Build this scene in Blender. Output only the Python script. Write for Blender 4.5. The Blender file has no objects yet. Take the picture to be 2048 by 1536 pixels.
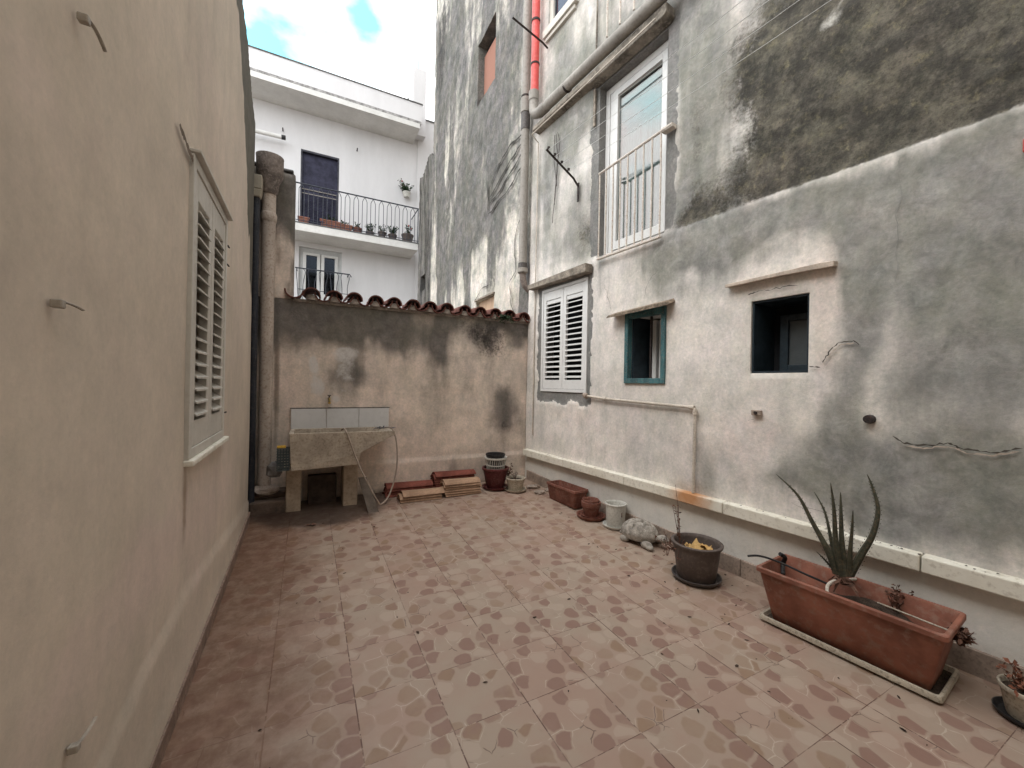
import bpy, math, random
import numpy as np
from mathutils import Vector, Matrix
R = math.radians
scene = bpy.context.scene
col = scene.collection
random.seed(4)

# ------------------------------------------------------------------ camera
FPX, YAW, PIT, ROL, DR = 794.9, 0.4751, 0.00074, 0.01917, 0.0799
H = 1.43
_F = np.array([math.sin(YAW)*math.cos(PIT), math.cos(YAW)*math.cos(PIT), math.sin(PIT)])
_r = np.array([math.cos(YAW), -math.sin(YAW), 0.0]); _u = np.cross(_r, _F)
CR = math.cos(ROL)*_r + math.sin(ROL)*_u
CU = -math.sin(ROL)*_r + math.cos(ROL)*_u
CAM = np.array([0.0, 0.0, H])
cd = bpy.data.cameras.new('Camera'); cam = bpy.data.objects.new('Camera', cd); col.objects.link(cam)
cd.sensor_width = 36; cd.lens = FPX/2048*36; cd.clip_start = 0.03; cd.clip_end = 500
cam.matrix_world = Matrix(((CR[0], CU[0], -_F[0], 0), (CR[1], CU[1], -_F[1], 0), (CR[2], CU[2], -_F[2], H), (0, 0, 0, 1)))
scene.camera = cam
scene.render.resolution_x = 1024; scene.render.resolution_y = 768
scene.view_settings.view_transform = 'Standard'; scene.view_settings.look = 'None'
scene.view_settings.gamma = 1; scene.view_settings.exposure = 0.98

# ------------------------------------------------------------------ world: thin bright cloud over a pale blue sky
SKYGAPS = [(-0.065, 0.817, 0.574, 0.16, 0.30), (0.074, 0.744, 0.664, 0.07, 0.19), (0.094, 0.793, 0.601, 0.13, 0.25), (0.189, 0.757, 0.626, 0.08, 0.14)]
SUN_EL, SUN_AZ = R(52), R(300)
w = bpy.data.worlds.new('World'); scene.world = w; w.use_nodes = True
nt = w.node_tree; nt.nodes.clear()
def wn(t, **k):
    n = nt.nodes.new(t)
    for a, b in k.items(): setattr(n, a, b)
    return n
sky = wn('ShaderNodeTexSky', sky_type='NISHITA', sun_disc=False, sun_elevation=SUN_EL, sun_rotation=SUN_AZ)
sky.altitude = 50; sky.air_density = 1.2; sky.dust_density = 2.0; sky.ozone_density = 1.5
tc = wn('ShaderNodeTexCoord'); mp = wn('ShaderNodeMapping'); mp.inputs['Scale'].default_value = (1.3, 1.3, 2.6)
mp.inputs['Location'].default_value = (0.37, 0.2, 0.1)
nz = wn('ShaderNodeTexNoise'); nz.inputs['Scale'].default_value = 2.2; nz.inputs['Detail'].default_value = 7; nz.inputs['Roughness'].default_value = 0.52
rp = wn('ShaderNodeValToRGB'); rp.color_ramp.elements[0].position = 0.24; rp.color_ramp.elements[1].position = 0.46
mx = wn('ShaderNodeMix', data_type='RGBA')
bg = wn('ShaderNodeBackground'); bg.inputs['Strength'].default_value = 0.15; out = wn('ShaderNodeOutputWorld')
L = nt.links.new
bst = wn('ShaderNodeMix', data_type='RGBA', blend_type='ADD'); bst.inputs[0].default_value = 1
mlt = wn('ShaderNodeMix', data_type='RGBA', blend_type='MULTIPLY'); mlt.inputs[0].default_value = 1
L(sky.outputs[0], mlt.inputs[6]); mlt.inputs[7].default_value = (.35, .75, .8, 1); L(mlt.outputs[2], bst.inputs[6]); bst.inputs[7].default_value = (1.0, 3.2, 3.2, 1)
L(tc.outputs['Generated'], mp.inputs[0]); L(mp.outputs[0], nz.inputs[0]);
gap = nz.outputs[0]
for (dx, dy, dz, rad, amp) in SKYGAPS:
    vn = wn('ShaderNodeVectorMath', operation='DISTANCE'); L(tc.outputs['Generated'], vn.inputs[0]); vn.inputs[1].default_value = (dx, dy, dz)
    mr = wn('ShaderNodeMapRange', interpolation_type='SMOOTHSTEP'); L(vn.outputs['Value'], mr.inputs[0]); mr.inputs[1].default_value = 0; mr.inputs[2].default_value = rad; mr.inputs[3].default_value = amp; mr.inputs[4].default_value = 0
    sb = wn('ShaderNodeMath', operation='SUBTRACT'); L(gap, sb.inputs[0]); L(mr.outputs[0], sb.inputs[1]); gap = sb.outputs[0]
L(gap, rp.inputs[0])
L(rp.outputs[0], mx.inputs[0]); L(bst.outputs[2], mx.inputs[6]); mx.inputs[7].default_value = (10.5, 10.6, 10.8, 1)
L(mx.outputs[2], bg.inputs[0]); L(bg.outputs[0], out.inputs[0])

sl = bpy.data.lights.new('Sun', 'SUN'); sl.energy = 0.7; sl.angle = R(28); sl.color = (1, .96, .9)
so = bpy.data.objects.new('Sun', sl); col.objects.link(so)
# sun over the left roof, a little behind the camera; shines on the right-hand wall and the white house
_sd = Vector((-math.cos(SUN_EL)*0.80, -math.cos(SUN_EL)*0.60, math.sin(SUN_EL)))
_sd = Vector((-.62, -.12, .78))
so.rotation_euler = _sd.to_track_quat('Z', 'Y').to_euler(); so.location = (-4, -3, 9)

# ------------------------------------------------------------------ calibration helpers: photograph pixel -> point on a real plane
def ray(x, y): return _F + (x-1024)/FPX*CR - (y-768)/FPX*CU
def onplane(x, y, n, c):
    d = ray(x, y); n = np.array(n, float); t = (c - n@CAM)/(n@d); return CAM + t*d
def fz(y): return .126*max(0.0, (min(y, 5.2)-1.4)/3.34)**1.6       # the yard floor rises gently to the far end
def fl(x, y):
    z = 0.0
    for i in range(25): p = onplane(x, y, (0, 0, 1), z); z = fz(p[1])
    return p
RC = 3.11
RD = np.array([-math.sin(DR), math.cos(DR), 0.0]); RN = np.array([math.cos(DR), math.sin(DR), 0.0])
def RP(s, z, off=0.0):                                            # point of the right wall: along, height, distance out of the wall
    p = RD*s + RN*(RC-off); return (p[0], p[1], z)
def rs(x, y, off=0.0):
    p = onplane(x, y, RN, RC-off); return p@RD, p[2]
YB = 4.85                                                        # back wall plane

# ------------------------------------------------------------------ mesh builder
class MB:
    def __init__(self): self.v = []; self.f = []
    def add(self, vs, fs):
        o = len(self.v); self.v += [tuple(map(float, a)) for a in vs]; self.f += [tuple(i+o for i in f) for f in fs]; return self
    def box(self, a, b, bev=0.0):
        x0, y0, z0 = a; x1, y1, z1 = b
        return self.hexa([(x0,y0,z0),(x1,y0,z0),(x1,y1,z0),(x0,y1,z0),(x0,y0,z1),(x1,y0,z1),(x1,y1,z1),(x0,y1,z1)])
    def hexa(self, p):
        return self.add(p, [(0,3,2,1),(4,5,6,7),(0,1,5,4),(1,2,6,5),(2,3,7,6),(3,0,4,7)])
    def rbox(self, s0, s1, z0, z1, o0, o1):                       # box on the right wall: o = distance out of the wall
        return self.hexa([RP(s1,z0,o1),RP(s0,z0,o1),RP(s0,z0,o0),RP(s1,z0,o0),RP(s1,z1,o1),RP(s0,z1,o1),RP(s0,z1,o0),RP(s1,z1,o0)])
    def prism(self, poly, f0, f1):                                # poly of 2D points; f0,f1 map a 2D point to 3D
        n = len(poly); vs = [f0(*p) for p in poly] + [f1(*p) for p in poly]
        return self.add(vs, [tuple(range(n-1, -1, -1)), tuple(range(n, 2*n))] + [(i, (i+1) % n, n+(i+1) % n, n+i) for i in range(n)])
    def tube(self, path, r, n=10, caps=True, flat=1.0):
        P = [Vector(p) for p in path]; m = len(P)
        rr = r if isinstance(r, (list, tuple)) else [r]*m
        t = (P[1]-P[0]).normalized(); up = Vector((0, 0, 1)) if abs(t.z) < .9 else Vector((1, 0, 0))
        nrm = t.cross(up).normalized(); vs = []
        for i in range(m):
            t = (P[min(i+1, m-1)]-P[max(i-1, 0)]).normalized()
            nrm = (nrm - t*nrm.dot(t)).normalized(); b = t.cross(nrm)
            for k in range(n):
                a = 2*math.pi*k/n; vs.append(P[i] + (nrm*math.cos(a) + b*math.sin(a)*flat)*rr[i])
        fs = [(i*n+k, i*n+(k+1) % n, (i+1)*n+(k+1) % n, (i+1)*n+k) for i in range(m-1) for k in range(n)]
        if caps: fs += [tuple(range(n-1, -1, -1)), tuple(range((m-1)*n, m*n))]
        return self.add(vs, fs)
    def lathe(self, prof, c=(0, 0, 0), n=36, sx=1, sy=1, wob=0):
        vs = []; m = len(prof)
        for r, z in prof:
            for k in range(n):
                a = 2*math.pi*k/n; q = r*(1+wob*math.sin(3*a+z*9)); vs.append((c[0]+q*math.cos(a)*sx, c[1]+q*math.sin(a)*sy, c[2]+z))
        fs = [(i*n+k, i*n+(k+1) % n, (i+1)*n+(k+1) % n, (i+1)*n+k) for i in range(m-1) for k in range(n)]
        fs += [tuple(range(n-1, -1, -1)), tuple(range((m-1)*n, m*n))]
        return self.add(vs, fs)
    def build(self, name, mat, parent=None, smooth=False, bevel=0, loc=None):
        me = bpy.data.meshes.new(name); me.from_pydata(self.v, [], self.f); me.validate(); me.update()
        if mat: me.materials.append(mat)
        o = bpy.data.objects.new(name, me); col.objects.link(o)
        if smooth:
            me.polygons.foreach_set('use_smooth', [True]*len(me.polygons))
            es = o.modifiers.new('e', 'EDGE_SPLIT'); es.split_angle = R(38)
        if bevel:
            b = o.modifiers.new('b', 'BEVEL'); b.width = bevel; b.segments = 2; b.limit_method = 'ANGLE'; b.angle_limit = R(35)
        if loc is not None: o.location = loc
        if parent is not None: o.parent = parent
        return o
def tag(o, label=None, cat=None, group=None, kind=None):
    if label: o['label'] = label
    if cat: o['category'] = cat
    if group: o['group'] = group
    if kind: o['kind'] = kind
    return o
def empty(name, label, cat, group=None, loc=(0, 0, 0), rz=0):
    o = bpy.data.objects.new(name, None); col.objects.link(o); o.empty_display_size = .1
    o.location = loc; o.rotation_euler = (0, 0, rz); return tag(o, label, cat, group)
def copy_thing(o, label, loc, rot, parent=None):
    c = o.copy(); col.objects.link(c); c.location = loc; c.rotation_euler = rot
    if label: c['label'] = label
    if parent: c.parent = parent
    for ch in [x for x in bpy.data.objects if x.parent == o]:
        d = ch.copy(); col.objects.link(d); d.parent = c
    return c

# ------------------------------------------------------------------ numpy noise for wear maps
def vnoise(x, y, seed=0):
    xi = np.floor(x).astype(np.int64); yi = np.floor(y).astype(np.int64); xf = x-xi; yf = y-yi
    def h(a, b):
        n = (a*374761393 + b*668265263 + seed*1274126177) & 0xffffffff
        n = ((n ^ (n >> 13))*1274126177) & 0xffffffff; n = n ^ (n >> 16); return (n & 0xffff)/65535.0
    u = xf*xf*(3-2*xf); v = yf*yf*(3-2*yf)
    return (h(xi, yi)*(1-u)+h(xi+1, yi)*u)*(1-v) + (h(xi, yi+1)*(1-u)+h(xi+1, yi+1)*u)*v
def fbm(x, y, seed=0, o=5):
    t = 0; a = .5; s = 0
    for i in range(o): t = t+a*vnoise(x*2**i+17*i, y*2**i-9*i, seed+i); s += a; a *= .5
    return t/s

# ------------------------------------------------------------------ materials
class G:
    def __init__(self, name):
        self.m = bpy.data.materials.new(name); self.m.use_nodes = True; self.t = self.m.node_tree
        self.b = self.t.nodes['Principled BSDF']; self.b.inputs['Specular IOR Level'].default_value = .3
    def n(self, t, **k):
        n = self.t.nodes.new(t)
        for a, b in k.items(): setattr(n, a, b)
        return n
    def l(self, a, b): self.t.links.new(a, b)
    def coord(self, scale=(1, 1, 1)):
        c = self.n('ShaderNodeTexCoord'); m = self.n('ShaderNodeMapping'); m.inputs['Scale'].default_value = scale
        self.l(c.outputs['Object'], m.inputs[0]); return m.outputs[0]
    def noise(self, sc, detail=5, rough=.6, vec=None, dist=0):
        n = self.n('ShaderNodeTexNoise'); n.inputs['Scale'].default_value = sc; n.inputs['Detail'].default_value = detail
        n.inputs['Roughness'].default_value = rough; n.inputs['Distortion'].default_value = dist
        self.l(vec if vec is not None else self.coord(), n.inputs[0]); return n.outputs[0]
    def math(self, op, a, b=None, clamp=False):
        n = self.n('ShaderNodeMath', operation=op); n.use_clamp = clamp
        for i, x in enumerate((a, b)):
            if x is None: continue
            if isinstance(x, (int, float)): n.inputs[i].default_value = x
            else: self.l(x, n.inputs[i])
        return n.outputs[0]
    def ramp(self, x, a, b, lo=0, hi=1):
        n = self.n('ShaderNodeMapRange', interpolation_type='SMOOTHSTEP'); self.l(x, n.inputs[0])
        n.inputs[1].default_value = a; n.inputs[2].default_value = b; n.inputs[3].default_value = lo; n.inputs[4].default_value = hi
        return n.outputs[0]
    def mix(self, f, a, b, mode='MIX'):
        n = self.n('ShaderNodeMix', data_type='RGBA', blend_type=mode)
        for i, x in ((0, f), (6, a), (7, b)):
            if isinstance(x, (int, float)): n.inputs[i].default_value = x
            elif isinstance(x, tuple): n.inputs[i].default_value = (*x, 1)
            else: self.l(x, n.inputs[i])
        return n.outputs[2]
    def done(self, colr, rough=.85, bump=None, bs=.3, bd=.01):
        if isinstance(colr, tuple): self.b.inputs['Base Color'].default_value = (*colr, 1)
        else: self.l(colr, self.b.inputs['Base Color'])
        if isinstance(rough, (int, float)): self.b.inputs['Roughness'].default_value = rough
        else: self.l(rough, self.b.inputs['Roughness'])
        if bump is not None:
            n = self.n('ShaderNodeBump'); n.inputs['Strength'].default_value = bs; n.inputs['Distance'].default_value = bd
            self.l(bump, n.inputs['Height']); self.l(n.outputs[0], self.b.inputs['Normal'])
        return self.m
def simple(name, c, rough=.7, var=.25, sc=9, dirt=None, da=.35, bs=.25, spec=.3, metal=0, streak=False):
    g = G(name); v = g.coord((1, 1, .25)) if streak else None
    n1 = g.noise(sc, 6, .65, v); n2 = g.noise(sc*7, 4, .6)
    dk = tuple(x*(1-var*1.3) for x in c); lt = tuple(min(.95, x*(1+var*.6)) for x in c)
    cc = g.mix(g.ramp(n1, .3, .7), dk, lt)
    if dirt: cc = g.mix(g.math('MULTIPLY', g.ramp(n2, .48, .68), da), cc, dirt)
    g.b.inputs['Specular IOR Level'].default_value = spec; g.b.inputs['Metallic'].default_value = metal
    return g.done(cc, g.ramp(n1, .2, .8, rough+.1 if rough < .9 else 1, max(.05, rough-.1)), n2, bs, .006)

def plaster(name, base, pink, grey, crustA, crustB, cement, light, warm_dark, bump=.5, vary=1.0, soot=.75):
    """old lime render; the attributes m1 and m2 say where soot, crust, cement, pink wash, lime and damp lie"""
    g = G(name)
    def attr(nm):
        a = g.n('ShaderNodeAttribute'); a.attribute_name = nm; s = g.n('ShaderNodeSeparateColor'); g.l(a.outputs['Color'], s.inputs[0]); return s.outputs
    a1 = attr('m1'); a2 = attr('m2')
    big = g.noise(1.6, 6, .6); mid = g.noise(7, 8, .68, None, .4); fine = g.noise(38, 6, .7); st = g.noise(5, 6, .6, g.coord((1, 1, .16)))
    vf = g.noise(150, 4, .7)
    c = g.mix(g.ramp(big, .35, .68), base, tuple(x*.86 for x in base))
    def ncol(sc, det, amp, z=1):
        n = g.n('ShaderNodeTexNoise'); n.inputs['Scale'].default_value = sc; n.inputs['Detail'].default_value = det; n.inputs['Roughness'].default_value = .7; g.l(g.coord((1, 1, z)), n.inputs[0])
        q = g.n('ShaderNodeVectorMath', operation='MULTIPLY_ADD'); g.l(n.outputs['Color'], q.inputs[0]); q.inputs[1].default_value = (amp*.32, amp*.22, amp*.32); q.inputs[2].default_value = (1-amp*.16, 1-amp*.11, 1-amp*.16)
        b_ = g.n('ShaderNodeVectorMath', operation='MULTIPLY_ADD'); k_ = g.n('ShaderNodeCombineXYZ')
        for i_ in range(3): g.l(n.outputs[0], k_.inputs[i_])
        g.l(k_.outputs[0], b_.inputs[0]); b_.inputs[1].default_value = (amp*2.4,)*3; b_.inputs[2].default_value = (1-amp*1.2,)*3
        v_ = g.n('ShaderNodeVectorMath', operation='MULTIPLY'); g.l(q.outputs[0], v_.inputs[0]); g.l(b_.outputs[0], v_.inputs[1]); return v_.outputs[0]
    c = g.mix(g.ramp(g.math('ADD', a2[0], g.math('MULTIPLY', g.math('SUBTRACT', mid, .5), .9)), .25, .8), c, pink)
    c = g.mix(g.math('MULTIPLY', g.ramp(st, .5, .75), .28), c, tuple(x*.62 for x in base))
    c = g.mix(g.math('MULTIPLY', g.ramp(fine, .55, .78), .18), c, tuple(x*.45 for x in base))
    # damp
    wd = g.math('ADD', a2[2], g.math('MULTIPLY', g.math('SUBTRACT', mid, .5), .7))
    c = g.mix(g.math('MULTIPLY', g.ramp(wd, .2, .8), .8), c, warm_dark)
    # soot
    gy = g.math('ADD', g.math('ADD', a1[0], g.math('MULTIPLY', g.math('SUBTRACT', mid, .5), soot)), g.math('MULTIPLY', g.math('SUBTRACT', st, .5), soot))
    gcol = g.mix(g.ramp(mid, .35, .65), grey, tuple(x*1.65 for x in grey))
    gcol = g.mix(g.math('MULTIPLY', g.ramp(big, .4, .6), .35), gcol, (grey[0]*1.25, grey[1]*1.28, grey[2]*1.0))
    c = g.mix(g.math('MULTIPLY', g.ramp(gy, .12, .92), .93), c, gcol)
    # crust
    ck = g.math('ADD', a1[1], g.math('MULTIPLY', g.math('SUBTRACT', g.math('ADD', g.math('MULTIPLY', fine, .5), g.math('MULTIPLY', mid, .6)), .55), 1.9))
    ckm = g.math('MULTIPLY', g.ramp(ck, .26, .92), g.ramp(a1[1], .02, .45))
    cc = g.mix(g.ramp(g.noise(5, 9, .78), .40, .66), crustA, crustB)
    cc = g.mix(g.math('MULTIPLY', g.ramp(g.noise(13, 8, .8), .52, .70), .5), cc, (crustB[0]*1.8, crustB[1]*1.75, crustB[2]*1.35))
    cc = g.mix(g.math('MULTIPLY', g.ramp(g.noise(60, 5, .7), .52, .68), .5), cc, tuple(x*.5 for x in crustA))
    c = g.mix(ckm, c, cc)
    # cement patch
    cm = g.ramp(g.math('ADD', a1[2], g.math('MULTIPLY', g.math('SUBTRACT', mid, .5), .5)), .45, .53)
    c = g.mix(cm, c, g.mix(g.ramp(fine, .3, .7), cement, tuple(x*.72 for x in cement)))
    c = g.mix(1.0, c, ncol(2.6, 8, .55*vary), 'MULTIPLY'); c = g.mix(1.0, c, ncol(9, 8, .5*vary, .55), 'MULTIPLY'); c = g.mix(1.0, c, ncol(45, 6, .45*vary), 'MULTIPLY')
    # fresh lime
    lm = g.math('MULTIPLY', g.ramp(g.math('ADD', a2[1], g.math('MULTIPLY', g.math('SUBTRACT', mid, .5), 1.6)), .30, .85), g.ramp(fine, .25, .6, .45, 1))
    c = g.mix(g.math('MULTIPLY', lm, .85), c, light)
    c = g.mix(g.math('MULTIPLY', g.ramp(vf, .62, .8), .22), c, tuple(x*.3 for x in base))
    hgt = g.math('ADD', g.math('MULTIPLY', fine, g.math('ADD', .22, g.math('MULTIPLY', ckm, 3.0))), g.math('ADD', g.math('MULTIPLY', mid, .9), g.math('MULTIPLY', vf, .12)))
    g.b.inputs['Specular IOR Level'].default_value = .15
    return g.done(c, .93, hgt, bump, .018)

M = {}
M['right'] = plaster('aged_cream_render', (.69,.65,.605), (.68,.60,.55), (.18,.177,.168), (.058,.054,.047), (.165,.15,.12), (.235,.23,.22), (.70,.68,.63), (.27,.22,.175), .26, .62, .74)
M['far'] = plaster('streaked_grey_render', (.54,.51,.455), (.50,.45,.40), (.095,.092,.09), (.04,.038,.04), (.1,.09,.08), (.3,.26,.22), (.56,.52,.45), (.25,.2,.17), .8, 1.2, 1.1)
M['back'] = plaster('sooty_tan_render', (.69,.58,.49), (.66,.535,.455), (.085,.077,.07), (.045,.038,.035), (.09,.075,.065), (.25,.24,.22), (.60,.57,.54), (.19,.145,.11), .3, .6, .6)
M['left'] = plaster('cream_painted_render', (.63,.54,.445), (.62,.51,.44), (.075,.07,.06), (.05,.05,.05), (.08,.08,.07), (.3,.28,.25), (.55,.5,.42), (.26,.185,.135), .10, .24)
M['white'] = simple('white_house_paint', (.69,.68,.685), .85, .05, 1.6, (.6,.58,.56), .1, .08, streak=True)
M['whitedirty'] = simple('white_soffit', (.70,.69,.665), .85, .08, 2, (.5,.47,.43), .2, .08)
M['pvc'] = simple('white_lacquer', (.70,.70,.69), .42, .05, 5, (.4,.38,.34), .12, .03)
M['pvcL'] = simple('white_lacquer_dusty', (.56,.53,.475), .5, .07, 5, (.35,.3,.25), .2, .04)
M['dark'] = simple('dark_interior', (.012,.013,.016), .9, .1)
def ledge_mat():
    g = G('cream_marble_ledge'); n1 = g.noise(4, 6, .65); n2 = g.noise(28, 5, .65); p = RP(2.03, .52, .07)
    c = g.mix(g.ramp(n1, .3, .7), (.68,.64,.54), (.78,.75,.66)); c = g.mix(g.math('MULTIPLY', g.ramp(n2, .5, .68), .4), c, (.30,.25,.18))
    gm = g.n('ShaderNodeNewGeometry'); d = g.n('ShaderNodeVectorMath', operation='DISTANCE'); g.l(gm.outputs['Position'], d.inputs[0]); d.inputs[1].default_value = p
    f = g.ramp(g.math('ADD', d.outputs['Value'], g.math('MULTIPLY', g.math('SUBTRACT', n1, .5), .25)), .24, .03)
    c = g.mix(g.math('MULTIPLY', f, .85), c, (.50,.20,.05))
    return g.done(c, .55, n2, .15, .005)
M['ledge'] = ledge_mat()
M['skirt'] = simple('stone_skirting', (.27,.19,.15), .6, .25, 9, (.1,.07,.055), .5, .15)
M['skirtR'] = simple('beige_skirting', (.34,.265,.215), .6, .25, 9, (.12,.09,.07), .5, .15)
M['terracotta'] = simple('terracotta_plastic', (.30,.118,.078), .62, .3, 3.5, (.30,.20,.155), .5, .12)
M['terradark'] = simple('dusty_brown_plastic', (.20,.075,.052), .6, .25, 7, (.28,.2,.16), .4, .1)
M['maroon'] = simple('maroon_plastic', (.10,.022,.022), .45, .2, 7, (.22,.13,.11), .3, .1)
M['tan'] = simple('tan_clay', (.42,.27,.175), .85, .2, 9, (.27,.15,.09), .5, .2)
M['redclay'] = simple('red_clay', (.21,.062,.043), .85, .3, 9, (.1,.04,.03), .5, .2)
M['rooftile'] = simple('old_red_clay', (.15,.055,.042), .9, .4, 14, (.055,.045,.04), .6, .4)
M['mortar'] = simple('old_mortar', (.32,.27,.23), .95, .35, 14, (.1,.09,.08), .5, .5)
M['greyplastic'] = simple('grey_plastic', (.105,.082,.072), .55, .15, 6, (.22,.18,.15), .3, .1)
M['saucergrey'] = simple('dusty_dark_plastic', (.085,.075,.072), .5, .2, 6, (.2,.17,.15), .4, .1)
M['whiteplastic'] = simple('dirty_white_plastic', (.60,.59,.54), .5, .1, 8, (.25,.22,.18), .4, .08)
M['creamplastic'] = simple('dirty_cream_plastic', (.48,.42,.33), .55, .15, 10, (.12,.1,.08), .6, .15)
M['blackplastic'] = simple('black_plastic', (.018,.018,.02), .4, .2, 7, (.1,.09,.08), .3, .1)
M['soil'] = simple('dry_soil', (.055,.038,.028), .98, .5, 30, (.14,.1,.07), .6, .9)
M['turtle'] = simple('weathered_concrete', (.42,.38,.33), .95, .35, 22, (.1,.085,.07), .6, .9)
M['pipegrey'] = simple('grey_pvc_pipe', (.30,.275,.245), .55, .16, 4, (.14,.12,.1), .4, .12, streak=True)
M['pipered'] = simple('red_painted_pipe', (.60,.075,.065), .4, .12, 4, (.62,.32,.28), .2, .06)
M['pipecream'] = simple('flaking_cream_pipe', (.44,.37,.31), .8, .2, 7, (.2,.13,.1), .55, .35, streak=True)
M['pipeblack'] = simple('black_pipe', (.02,.022,.03), .5, .3, 5, (.09,.08,.07), .3, .2)
M['hopper'] = simple('grey_cement_hopper', (.20,.165,.145), .9, .4, 7, (.42,.36,.32), .4, .5)
M['conduit'] = simple('pale_painted_conduit', (.55,.49,.42), .7, .15, 12, (.22,.18,.14), .5, .2)
M['iron'] = simple('rusty_black_iron', (.035,.03,.03), .75, .4, 20, (.12,.055,.03), .5, .3)
M['railiron'] = simple('painted_black_iron', (.045,.05,.065), .5, .3, 20)
M['railwhite'] = simple('rusty_white_rail', (.62,.58,.52), .6, .12, 16, (.28,.10,.04), .75, .25)
M['wire'] = simple('pale_plastic_line', (.62,.62,.60), .5, .1)
M['teal'] = simple('worn_teal_paint', (.05,.145,.16), .7, .4, 12, (.20,.19,.17), .6, .35, streak=True)
M['tealdark'] = simple('dark_blue_paint', (.018,.030,.040), .55, .3, 8, (.03,.035,.04), .5, .1)
M['purple'] = simple('dark_violet_shutter', (.028,.028,.055), .65, .3, 6)
M['slab'] = simple('weathered_lintel', (.30,.26,.215), .95, .4, 12, (.1,.08,.065), .6, .6)
M['slabbrown'] = simple('stained_soffit', (.25,.22,.185), .95, .5, 5, (.42,.37,.31), .5, .4)
M['hood'] = simple('pinkish_stone_slab', (.50,.42,.35), .9, .2, 10, (.2,.16,.13), .4, .35)
M['clayhood'] = simple('crumbling_clay_slab', (.28,.22,.165), .95, .5, 22, (.1,.085,.07), .6, .8)
M['sink'] = simple('worn_terrazzo_sink', (.46,.39,.31), .85, .2, 7, (.13,.095,.07), .45, .25)
M['sinkleg'] = simple('sink_support', (.42,.33,.245), .9, .2, 6, (.15,.1,.07), .4, .25)
M['walltile'] = simple('white_glazed_tile', (.62,.61,.60), .18, .05, 3, (.4,.38,.36), .15, .03, .5)
M['basketgreen'] = simple('greygreen_plastic', (.075,.09,.09), .6, .2, 8)
M['yellow'] = simple('yellow_sponge', (.55,.33,.05), .9, .2, 20)
M['bag'] = simple('grey_plastic_bag', (.17,.16,.155), .5, .3, 12)
M['hose'] = simple('pale_rubber_hose', (.36,.29,.235), .6, .15, 9)
M['brass'] = simple('old_brass', (.30,.21,.06), .45, .3, 12, (.05,.04,.03), .5, .1, .5, .6)
M['plank'] = simple('grey_slab_board', (.145,.115,.092), .85, .25, 9)
M['foil'] = simple('crumpled_dark_plastic', (.10,.105,.12), .35, .6, 18)
M['rubble'] = simple('broken_render', (.36,.29,.24), .95, .3, 12, (.15,.12,.1), .5, .6)
M['step'] = simple('damp_cement_step', (.13,.092,.07), .9, .35, 6, (.05,.04,.035), .6, .4)
M['dryleaf'] = simple('dry_plant', (.16,.085,.06), .9, .5, 30)
M['paper'] = simple('yellow_dry_leaf', (.62,.40,.16), .8, .25, 20, (.35,.18,.07), .4, .3)
M['leafgreen'] = simple('dark_green_leaf', (.035,.065,.03), .6, .5, 25)
M['flower'] = simple('red_flower', (.40,.03,.03), .6, .3, 25)
M['aloe'] = simple('aloe_skin', (.058,.060,.042), .5, .4, 12, (.17,.12,.07), .5, .15)
M['brick'] = None
M['curtain'] = simple('pale_curtain', (.29,.31,.30), .9, .10, 3, bs=.02)
M['tie'] = simple('aged_metal_clip', (.36,.32,.27), .5, .3, 20, (.4,.36,.3), .4, .1, .4)
M['ground'] = simple('bare_ground', (.2,.17,.14), .95, .3, 3)
M['wood'] = simple('bare_shutter_board', (.52,.36,.25), .85, .15, 6, streak=True)
M['roofgrey'] = simple('grey_coping', (.14,.14,.14), .9, .3, 6)
M['greenplastic'] = simple('cream_drain_box', (.34,.30,.235), .7, .15, 6)

def brick_mat():
    g = G('hollow_red_brick'); b = g.n('ShaderNodeTexBrick'); g.l(g.coord(), b.inputs[0])
    c = g.n('ShaderNodeTexCoord'); mpn = g.n('ShaderNodeMapping'); mpn.inputs['Rotation'].default_value = (R(90), 0, R(90))
    g.l(c.outputs['Object'], mpn.inputs[0]); g.l(mpn.outputs[0], b.inputs[0])
    b.inputs['Scale'].default_value = 1; b.inputs['Brick Width'].default_value = .28; b.inputs['Row Height'].default_value = .26; b.inputs['Mortar Size'].default_value = .012
    b.inputs['Color1'].default_value = (.50,.155,.10,1); b.inputs['Color2'].default_value = (.56,.21,.14,1); b.inputs['Mortar'].default_value = (.3,.15,.11,1)
    n = g.noise(9, 5, .6); cc = g.mix(g.math('MULTIPLY', g.ramp(n, .5, .7), .4), b.outputs[0], (.35,.16,.12))
    return g.done(cc, .9, b.outputs[1], -.3, .01)
M['brick'] = brick_mat()
def glass_mat(name, tint, gl=.4, rough=.03, gc=(.85,.92,1)):
    g = G(name); t = g.t; t.nodes.remove(g.b)
    o = [n for n in t.nodes if n.type == 'OUTPUT_MATERIAL'][0]
    a = g.n('ShaderNodeBsdfTransparent'); a.inputs[0].default_value = (*tint, 1); b = g.n('ShaderNodeBsdfGlossy'); b.inputs['Roughness'].default_value = rough
    b.inputs[0].default_value = (*gc, 1)
    fr = g.n('ShaderNodeLayerWeight'); fr.inputs[0].default_value = .35
    m = g.n('ShaderNodeMixShader'); g.l(g.math('ADD', g.math('MULTIPLY', fr.outputs[1], .5), gl, True), m.inputs[0]); g.l(a.outputs[0], m.inputs[1]); g.l(b.outputs[0], m.inputs[2]); g.l(m.outputs[0], o.inputs[0])
    return g.m
M['glass'] = glass_mat('window_glass', (.75,.85,.86), .10, .03, (.66,.58,.55))
M['glassdark'] = glass_mat('dark_window_glass', (.30,.36,.42), .02, .05, (.35,.4,.48))

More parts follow.
